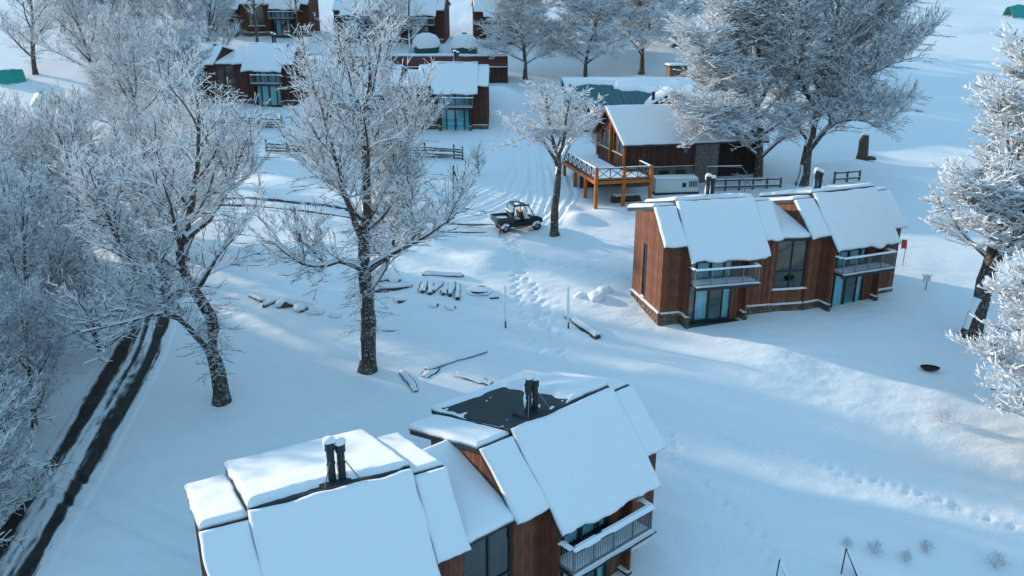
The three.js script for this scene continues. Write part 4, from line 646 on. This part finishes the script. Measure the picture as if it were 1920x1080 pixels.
function growTree(seed, o) {
  const r = rng(seed), { paths = null, height = 14, r0 = .32, spread = 4.5, from = .32, limbs = 12, kind = 'rime', snow = 1, branchlets = 5, per = 3, low = 0, lean = .05, size = 1, keep = .36 } = o;
  const stems = [];                                                   // {p, rad, lvl}
  const wander = (a, d, L, n, bend, wob) => { const p = [a.clone()], q = d.clone().normalize(); for (let i = 0; i < n; i++) { q.add(V((r() - .5) * wob, (r() - .5) * wob + bend, (r() - .5) * wob)).normalize(); p.push(p[i].clone().addScaledVector(q, L / n)); } return p; };
  const taper = (p, a, b) => p.map((_, i) => lerp(a, b, Math.pow(i / (p.length - 1), .8)));
  const mains = [];
  if (paths) paths.forEach((P, i) => { const c = new THREE.CatmullRomCurve3(P.map((q) => V(...q))), L = c.getLength(), p = c.getPoints(Math.round(L / .7)); p.forEach((q, k) => { if (k > 0 && (i || k < p.length)) q.add(V((r() - .5) * .09, 0, (r() - .5) * .09)); }); const s = { p, rad: taper(p, i ? r0 * (o.limbR || .5) : r0, i ? .04 : .05), lvl: i ? 1 : 0, L }; stems.push(s); mains.push(s); });
  else { const p = wander(V(0, -.3, 0), V((r() - .5) * lean * 2, 1, (r() - .5) * lean * 2), height * .93, 12, .03, .14), s = { p, rad: taper(p, r0, .045), lvl: 0, L: height }; stems.push(s); mains.push(s); }
  const root = stems[0]; root.rad[0] *= 1.35;
  // limbs
  const sub = (s, t) => { const k = t * (s.p.length - 1), i = Math.min(s.p.length - 2, Math.floor(k)); return [s.p[i].clone().lerp(s.p[i + 1], k - i), s.p[i + 1].clone().sub(s.p[i]).normalize(), lerp(s.rad[i], s.rad[i + 1], k - i)]; };
  const limbList = mains.slice(1);
  mains.forEach((s, mi) => {
    const n = mi ? Math.round(limbs * .45 * s.L / 6) : limbs, f0 = mi ? .3 : from;
    for (let i = 0; i < n; i++) {
      const t = f0 + (1 - f0) * (i + r() * .7) / n, [a, d, ra] = sub(s, Math.min(.985, t)), az = i * 2.4 + r() * .9 + mi, up = lerp(.25, 1.15, t) + (r() - .5) * .3, k = mi ? .62 : 1;
      const dir = V(Math.cos(az), up, Math.sin(az)).normalize().addScaledVector(d, .3), L = spread * k * (mi ? .75 : (1 - .55 * Math.pow(Math.max(0, (t - .45) / .55), 1.3))) * (.75 + .45 * r());
      const p = wander(a, dir, L, 7, o.bend ?? .05, .26), q = { p, rad: taper(p, Math.min(ra * .62, .03 + L * .022), .022), lvl: 1, L }; stems.push(q); limbList.push(q);
    }
  });
  const sprays = [], put = (a, d, sc) => sprays.push([a, d, sc]);
  for (const s of limbList) {
    const n = Math.max(4, Math.round(s.L * 1.75));
    for (let i = 0; i < n; i++) {
      const t = .2 + .8 * (i + r() * .6) / n, [a, d, ra] = sub(s, Math.min(.98, t)), sg = i % 2 ? 1 : -1, lat = d.clone().cross(UP).normalize(), dir = d.clone().multiplyScalar(.75).addScaledVector(lat, sg * (.55 + .5 * r())).add(V(0, (r() - .3) * .7, 0)).normalize(), L = clamp(s.L * .36 * (1.15 - .55 * t) * (.7 + .6 * r()), .6, 2.4);
      const p = wander(a, dir, L, 4, .02, .34), q = { p, rad: taper(p, Math.min(ra * .6, .034), .014), lvl: 2, L }; stems.push(q);
      for (let j = 0; j < branchlets; j++) {
        const t2 = .15 + .85 * (j + r() * .6) / branchlets, [b, e] = sub(q, Math.min(.98, t2)), l2 = e.clone().cross(UP).normalize(), d2 = e.clone().addScaledVector(l2, (j % 2 ? 1 : -1) * (.5 + .6 * r())).add(V(0, (r() - .35) * .8, 0)).normalize(), L2 = L * .42 * (.7 + .6 * r());
        const p2 = wander(b, d2, L2, 2, 0, .3); stems.push({ p: p2, rad: [.015, .012, .009], lvl: 3, L: L2 });
        for (let k = 0; k < per; k++) if (r() < keep) { const w = (k + r()) / per; put(p2[0].clone().lerp(p2[2], w), d2.clone().add(V((r() - .5) * .9, (r() - .45) * .7, (r() - .5) * .9)).normalize(), size * (.75 + .75 * r())); }
      }
      put(p[4], p[4].clone().sub(p[3]).normalize(), size * .9); put(p[2], dir.clone().add(V((r() - .5), r() * .5, r() - .5)).normalize(), size * .7);
    }
  }
  for (let i = 0; i < low; i++) { const [a] = sub(root, .1 + .35 * r()), az = r() * 6.28; put(a, V(Math.cos(az), (r() - .5) * .6, Math.sin(az)).normalize(), size * (.7 + .5 * r())); }
  // wood and the snow lying along it
  const woods = [[[], [], []], [[], [], []]], SP = [], SI = [];
  for (const s of stems) {
    const [P, UVs, IX] = woods[s.lvl > 1 ? 1 : 0], n = [10, 6, 4, 3][s.lvl], m = s.p.length, b0 = P.length / 3; let acc = 0;
    for (let i = 0; i < m; i++) {
      const d = s.p[Math.min(m - 1, i + 1)].clone().sub(s.p[Math.max(0, i - 1)]).normalize(), a = d.clone().cross(Math.abs(d.y) > .95 ? V(1, 0, 0) : UP).normalize(), b = a.clone().cross(d); if (i) acc += s.p[i].distanceTo(s.p[i - 1]);
      for (let k = 0; k <= n; k++) { const t = k / n * 6.2832, rr = s.rad[i] * (s.lvl === 0 ? 1 + .12 * vnoise(k % n, i * .8, seed) : 1), q = s.p[i]; P.push(q.x + (a.x * Math.cos(t) + b.x * Math.sin(t)) * rr, q.y + (a.y * Math.cos(t) + b.y * Math.sin(t)) * rr, q.z + (a.z * Math.cos(t) + b.z * Math.sin(t)) * rr); UVs.push(k / n * Math.max(.25, Math.round(s.rad[0] * 12) / 2), acc); }
    }
    for (let i = 0; i + 1 < m; i++) for (let k = 0; k < n; k++) { const a = b0 + i * (n + 1) + k, c = a + n + 1; IX.push(a, c, a + 1, a + 1, c, c + 1); }
    let prev = -1;
    for (let i = 0; i < m; i++) {
      const d = s.p[Math.min(m - 1, i + 1)].clone().sub(s.p[Math.max(0, i - 1)]).normalize(), u = UP.clone().addScaledVector(d, -d.y), flat = u.length();
      const steep = flat < .45;
      if (steep && (s.lvl > 1 || hash2(i, Math.round(s.L * 10), seed + 3) < .45)) { prev = -1; continue; }
      if (steep) u.set(-.9, .1, .35).addScaledVector(d, .9 * d.x - .1 * d.y - .35 * d.z);
      u.normalize(); const a = d.clone().cross(u).normalize(), rr = s.rad[i], th = (steep ? .022 : Math.min(.02 + rr * .7, .13)) * snow * (.65 + .6 * hash2(i, Math.round(s.p[0].x * 50), seed)) * (i === m - 1 ? .4 : 1), c0 = SP.length / 3;
      for (const an of steep ? [-.55, -.22, .22, .55].map((w) => w * (.45 + .8 * hash2(i, 7, seed))) : [-1.25, -.5, .5, 1.25]) { const f = Math.cos(an), q = s.p[i]; const x = Math.sin(an) * (rr + th * .35), y = f * rr + th * (Math.abs(an) < 1 ? 1 : .1); SP.push(q.x + a.x * x + u.x * y, q.y + a.y * x + u.y * y, q.z + a.z * x + u.z * y); }
      if (prev >= 0) for (let k = 0; k < 3; k++) SI.push(prev + k, prev + k + 1, c0 + k, prev + k + 1, c0 + k + 1, c0 + k); prev = c0;
    }
  }
  const [wood, fine] = woods.map(([P, UVs, IX]) => { const g = new THREE.BufferGeometry(); g.setAttribute('position', new THREE.Float32BufferAttribute(P, 3)); g.setAttribute('uv', new THREE.Float32BufferAttribute(UVs, 2)); g.setIndex(IX); g.computeVertexNormals(); return g; });
  const sn = new THREE.BufferGeometry(); sn.setAttribute('position', new THREE.Float32BufferAttribute(SP, 3)); sn.setIndex(SI); sn.computeVertexNormals();
  const mats = PITCH.map(() => []), m4 = new THREE.Matrix4(), q4 = new THREE.Quaternion();
  for (const [a, d, sc] of sprays) {
    const el = Math.asin(clamp(d.y, -1, 1)); let k = 0; for (let i = 1; i < 4; i++) if (Math.abs(PITCH[i] - el) < Math.abs(PITCH[k] - el)) k = i;
    q4.setFromAxisAngle(UP, Math.atan2(-d.z, d.x)); m4.compose(a, q4, V(sc, sc, sc * (r() < .5 ? 1 : -1))); mats[k].push(m4.clone());
  }
  return { wood, fine, sn, mats, kind };
}
function plantTree(g, name, label, x, z, turn = 0, sc = 1, group) {
  const t = thing(name, label, 'tree', [x, T(x, z) - .05, z], turn, group || 'snow laden bare trees'); t.scale.setScalar(sc);
  part('trunk', g.wood, M.bark, t); part('branch_snow', g.sn, M.clump, t);
  const cr = pgroup('crown', t); part('branches', g.fine, M.rimeBark, cr);
  g.mats.forEach((ms, k) => { if (!ms.length) return; const im = new THREE.InstancedMesh(SPRAYS[g.kind][k], M.twig, ms.length); ms.forEach((m, i) => im.setMatrixAt(i, m)); im.name = 'twigs'; im.userData.kind = 'stuff'; cr.add(im); });
  return shade(t);
}
const hero = (seed, name, label, x, z, paths, o) => plantTree(growTree(seed, { paths, ...o }), name, label, x, z);
hero(1, 'beech_tree', 'tall bare frosted tree standing alone in the centre of the slope', -7.45, -38.79, [[[0, -.3, 0], [.2, 2.64, 0], [.23, 4.9, 0], [.2, 7.08, 0], [.5, 8.67, 0], [.51, 10.72, 0], [.58, 12.71, 0], [.92, 14.39, 0], [.95, 15.8, 0]],
  [[.28, 6.68, 0], [-.13, 8.42, .6], [-.44, 10.16, 1], [-.75, 12.18, 1.4], [-1.1, 13.96, 1.6]], [[.21, 5.45, 0], [-.81, 6.1, .5], [-1.74, 5.98, 1], [-2.66, 6.26, 1.3], [-3.62, 7.26, 1.6]], [[.3, 4.34, 0], [1, 5.26, -.6], [1.6, 6.81, -1], [1.82, 9.19, -1.2], [2.08, 11.46, -1.4]], [[.36, 5.45, 0], [1.7, 6.51, .8], [3.2, 7.47, 1.4], [4.75, 8.59, 1.8]], [[.28, 7.62, 0], [1.2, 9.23, -1], [2.25, 11.22, -1.6], [2.66, 12.96, -2]]],
  { r0: .44, limbR: .42, spread: 4.3, from: .38, limbs: 12, per: 3, branchlets: 5, low: 110, snow: 1, keep: .27 });
hero(2, 'beech_tree', 'leaning forked tree left of the big chalet beside the muddy road', -13.97, -35.82, [[[0, -.3, 0], [-.03, 1.68, 0], [-.17, 2.92, 0], [.05, 4.12, 0], [-.46, 5.56, 0], [-1.09, 6.92, 0], [-.73, 8.22, 0], [-.38, 9.33, 0], [.12, 11, 0], [.47, 12.74, 0], [.6, 14.53, 0]],
  [[-.17, 2.92, 0], [-.77, 4.28, .4], [-1.42, 5.61, .8], [-2.01, 7.15, 1.2], [-2.88, 7.94, 1.5], [-3.06, 9.42, 1.8], [-3.23, 11.28, 2]], [[-.18, 2.78, 0], [-.47, 3.28, .3], [-1.02, 4.74, 1], [-1.58, 5.2, 1.6], [-3, 4.98, 2.2], [-4.6, 4.77, 2.8]], [[-.73, 8.22, 0], [.21, 8.96, -1], [1.02, 10.31, -1.6], [1.68, 11.96, -2]]],
  { r0: .4, limbR: .55, spread: 4.4, from: .4, limbs: 13, per: 3, branchlets: 5, low: 90, keep: .27 });
hero(3, 'beech_tree', 'slim snow plastered tree between the utility vehicle and the deck', 3.05, -57.12, [[[0, -.3, 0], [-.03, 1.76, 0], [.16, 3.86, 0], [.21, 5.36, 0], [-.26, 6.83, 0], [-.5, 8.28, 0], [-.74, 9.88, 0]], [[.14, 4.99, 0], [-.57, 6.37, .5], [-1.61, 7.27, 1], [-2.98, 6.91, 1.4]], [[.18, 4.8, 0], [.88, 6.39, -.5], [1.7, 7.6, -1], [2.36, 8.03, -1.4]], [[.13, 5.36, 0], [.41, 6.81, 1], [.56, 8.48, 1.5], [.75, 9.53, 1.6]]], { r0: .34, limbR: .45, spread: 2.0, from: .55, limbs: 7, kind: 'laden', per: 2, size: .8 });
hero(4, 'beech_tree', 'broad snowy tree with a dark trunk behind the right chalet', 24.19, -68.08, [[[0, -.3, 0], [.19, 2.59, 0], [.45, 6.27, 0], [.77, 9, 0], [1.1, 11.46, 0], [1.34, 14.45, 0], [1.5, 17, 0]], [[.28, 4.77, 0], [1.48, 6.96, .5], [3.61, 8.67, 1], [6.08, 10.33, 1.5]], [[.25, 2.81, 0], [1.45, 5.15, 1.2], [3.2, 5.68, 2], [4.75, 5.12, 2.5]], [[.45, 6.27, 0], [-1.45, 8.67, 1], [-2.35, 11.52, 1.5], [-2.44, 13.87, 1.6]], [[.77, 9, 0], [3.15, 11.01, -.8], [5.22, 12.63, -1.2], [6.82, 14.25, -1.5]]], { r0: .5, limbR: .42, spread: 6.0, from: .17, limbs: 22, per: 4, branchlets: 5, kind: 'rime', size: 1.2 });
hero(5, 'beech_tree', 'dense white tree rising behind the lodge roof', 20.88, -69.49, [[[0, -.3, 0], [-.03, 2.18, 0], [-.86, 6.16, 0], [-.88, 9.99, 0], [-.81, 13.68, 0], [-.8, 16, 0]], [[-.34, 3.52, 0], [-2.62, 6.27, 1], [-4.67, 8.44, 1.6], [-6.22, 10.92, 2]], [[-.3, 3.08, 0], [-3.1, 4.45, 1.8], [-5.01, 4.35, 2.6], [-6.43, 5.04, 3]], [[-.73, 5.72, 0], [.65, 8.68, -.6], [1.51, 12.03, -1]], [[-.71, 8.3, 0], [-2.72, 11.26, .5], [-4.1, 14.09, .8]]], { r0: .42, limbR: .45, spread: 5.4, from: .14, limbs: 22, per: 4, branchlets: 5, kind: 'laden', size: 1.1 });
hero(6, 'beech_tree', 'thick leaning tree heavy with bright snow at the right edge', 25.26, -42.18, [[[0, -.4, 0], [.21, 2.8, 0], [.31, 5.48, 0], [.45, 8.06, 0], [.7, 10, 0], [.83, 12.42, 0], [.81, 14.49, 0]], [[.16, 2.64, 0], [.32, 5.13, .8], [.97, 6.74, 1.5], [1.9, 8.5, 2]], [[.31, 5.48, 0], [-.7, 7.2, .8], [-1.6, 7.8, 1.4], [-2.4, 7.8, 1.8]]], { r0: .55, limbR: .5, spread: 3.6, from: .22, limbs: 18, kind: 'heavy', snow: 1.5, per: 3 });
plantTree(growTree(7, { height: 8, r0: .22, spread: 4.4, from: .12, limbs: 18, kind: 'heavy', snow: 1.6, per: 3, bend: -.04 }), 'snowy_tree', 'low white tree at the right edge nearest the camera', 23.6, -31.5);
const VAR = { tall: growTree(21, { height: 15, r0: .34, spread: 5.4, from: .16, limbs: 20, per: 3, branchlets: 5, low: 60 }), wide: growTree(22, { height: 12.5, r0: .3, spread: 6.2, from: .12, limbs: 20, per: 3, branchlets: 5, low: 60 }), dense: growTree(23, { height: 12, r0: .34, spread: 5.2, from: .2, limbs: 22, kind: 'laden', per: 4, branchlets: 5, bend: -.03, size: 1.1 }), slender: growTree(24, { height: 13, r0: .2, spread: 1.9, from: .3, limbs: 12, per: 2, branchlets: 4 }), bushy: growTree(25, { height: 6, r0: .14, spread: 3.4, from: .06, limbs: 15, per: 3 }), shrub: growTree(27, { height: 5, r0: .1, spread: 4, from: .03, limbs: 9, per: 1, branchlets: 2, size: 2.2 }), sapling: growTree(26, { height: 2.6, r0: .05, spread: .8, from: .25, limbs: 9, per: 1, branchlets: 3, size: .4 }) };
for (const [v, x, z, turn, sc, label] of [
  ['tall', -23.4, -32.0, .4, .62, 'tree at the left edge nearest the bottom corner'], ['wide', -24.3, -38.2, 2.1, .74, 'spreading tree at the left edge beside the muddy road'], ['tall', -25.8, -47, 4.0, .74, 'tree left of the road bend under the green tarpaulins'], ['wide', -29.2, -43, 1.1, .86, 'wide tree cut by the left edge half way up'],
  ['tall', -30, -54, 5.2, .64, 'tall tree in the left thicket above the road bend'], ['wide', -36.5, -61.5, .7, .6, 'wide tree in the left thicket below the green tarpaulins'], ['wide', -26.4, -58.4, 3.3, .55, 'spreading tree where the dirt track enters the left thicket'], ['tall', -32, -72, 2.7, .85, 'tall tree in front of the half hidden left chalet'], ['dense', -35.2, -88, 1.9, .8, 'white tree covering the left unit of the half hidden chalet'],
  ['tall', -45.5, -99.5, .2, 1.0, 'tall tree at the upper left, left of the half hidden chalet'], ['tall', -44, -113, 3.9, 1.1, 'tall tree at the upper left below the corner chalet'], ['wide', -50, -117, 5.5, 1.2, 'dark wide crown at the upper left'], ['wide', -38.5, -108, 2.5, 1.0, 'wide crown just above the half hidden chalet'], ['tall', -61, -109, 4.4, 1.0, 'tree with a pale straight trunk near the upper left corner'], ['wide', -68, -131, 1.5, 1.2, 'crown filling the upper left corner'], ['tall', -55, -129, .9, 1.15, 'tall crown second from the upper left corner'], ['tall', -48, -98, 2.2, .95, 'tree between the two larger green tarpaulins'],
  ['slender', -13.2, -111, 1.2, 1.05, 'slender pale tree in front of the top chalet'], ['slender', -36.7, -124, 3, 1.1, 'slender tree before the top left chalet'], ['slender', -30.8, -124.5, 5, 1.1, 'slender tree at the right end of the top left chalet'], ['wide', -17.5, -121, 2, .62, 'low frosted tree between the tanks and the top chalet'],
  ['dense', 1.6, -106.3, .3, .95, 'white tree at the right end of the long shed'], ['dense', 9.1, -105, 2.4, 1.0, 'white spreading tree behind the teal roofed building'], ['dense', 16.6, -109.2, 4.4, 1.1, 'white tree with a bare dark trunk left of the stone hut'], ['dense', 12, -122, 1.4, 1.2, 'white crown at the top edge, left of the largest pair of trees'], ['dense', 23, -122, 5.3, 1.25, 'white crown at the top edge above the stone hut'], ['dense', 3, -128, 3.7, 1.2, 'white crown at the top edge right of the tank chalet'], ['tall', 30, -128, .6, 1.2, 'tall crown behind the dense white tree of the lodge'],
  ['wide', -28.2, -40.2, 3.9, .74, 'low spreading tree between the two nearest trees of the left edge'], ['wide', -21.6, -52.5, 5.8, .7, 'spreading tree above the road bend, right of the thicket'], ['wide', -33.5, -48, .5, .9, 'tree cut by the left edge above the wide one'], ['dense', -39.5, -83, 2.9, .6, 'snowy tree in the gap left of the half hidden chalet'],
  ['wide', -22.4, -30.2, 3.0, .5, 'low tree left of the road, between the corner bushes and the overhanging tree'], ['wide', -26, -29.6, .9, .6, 'tree cut by the left edge just above the bottom corner'], ['wide', -27.2, -35.2, 5.9, .66, 'tree cut by the left edge, level with the overhanging tree'], ['bushy', -19.9, -26.9, .8, .62, 'small snowy bush leaning over the road near the bottom left corner'],
  ['wide', -22.4, -27.4, 4.6, .58, 'branching tree rooted just outside the bottom left corner'], 
  ['bushy', -20.6, -25.4, 2.2, .9, 'snowy bush in the bottom left corner'], ['wide', -21.8, -33.6, 1.9, .5, 'low spreading tree overhanging the muddy road'], ['bushy', -19.6, -23.6, 5.2, .8, 'snowy bush at the very bottom of the left edge'], ['bushy', -21.2, -28.6, 4.2, .9, 'snowy bush just above the bottom left corner'], ['bushy', -22, -40.6, .3, .75, 'snowy bush beside the muddy road'], ['bushy', 8.4, -75, 1.0, .6, 'snowy shrub between the deck and the teal roofed building'],
  ['sapling', -2.9, -70.6, .5, 1.0, 'lone sapling beside the end of the yard fence'],
]) plantTree(VAR[v], v === 'bushy' ? 'snowy_bush' : v === 'sapling' ? 'sapling' : 'bare_tree', label, x, z, turn, sc);
for (const [i, [x, z, s]] of [[13.2, -25.4, .075], [14.2, -25, .065], [12.4, -25.8, .05], [15.2, -25.6, .07], [17.4, -24.9, .09], [19.8, -34, .10]].entries()) plantTree(VAR.shrub, 'dry_shrub', ['tiny dry shrub at the bottom edge right of the crossed stakes', 'tiny dry shrub at the bottom edge, second right of the stakes', 'tiny dry shrub beside the right crossed stakes', 'tiny dry shrub at the bottom edge, third right of the stakes', 'tiny dry shrub near the bottom right corner', 'thin dry shrub below the dark sled'][i], x, z, i * 1.7, s, 'tiny dry shrubs on the open snow');
renderer.render(scene, camera);
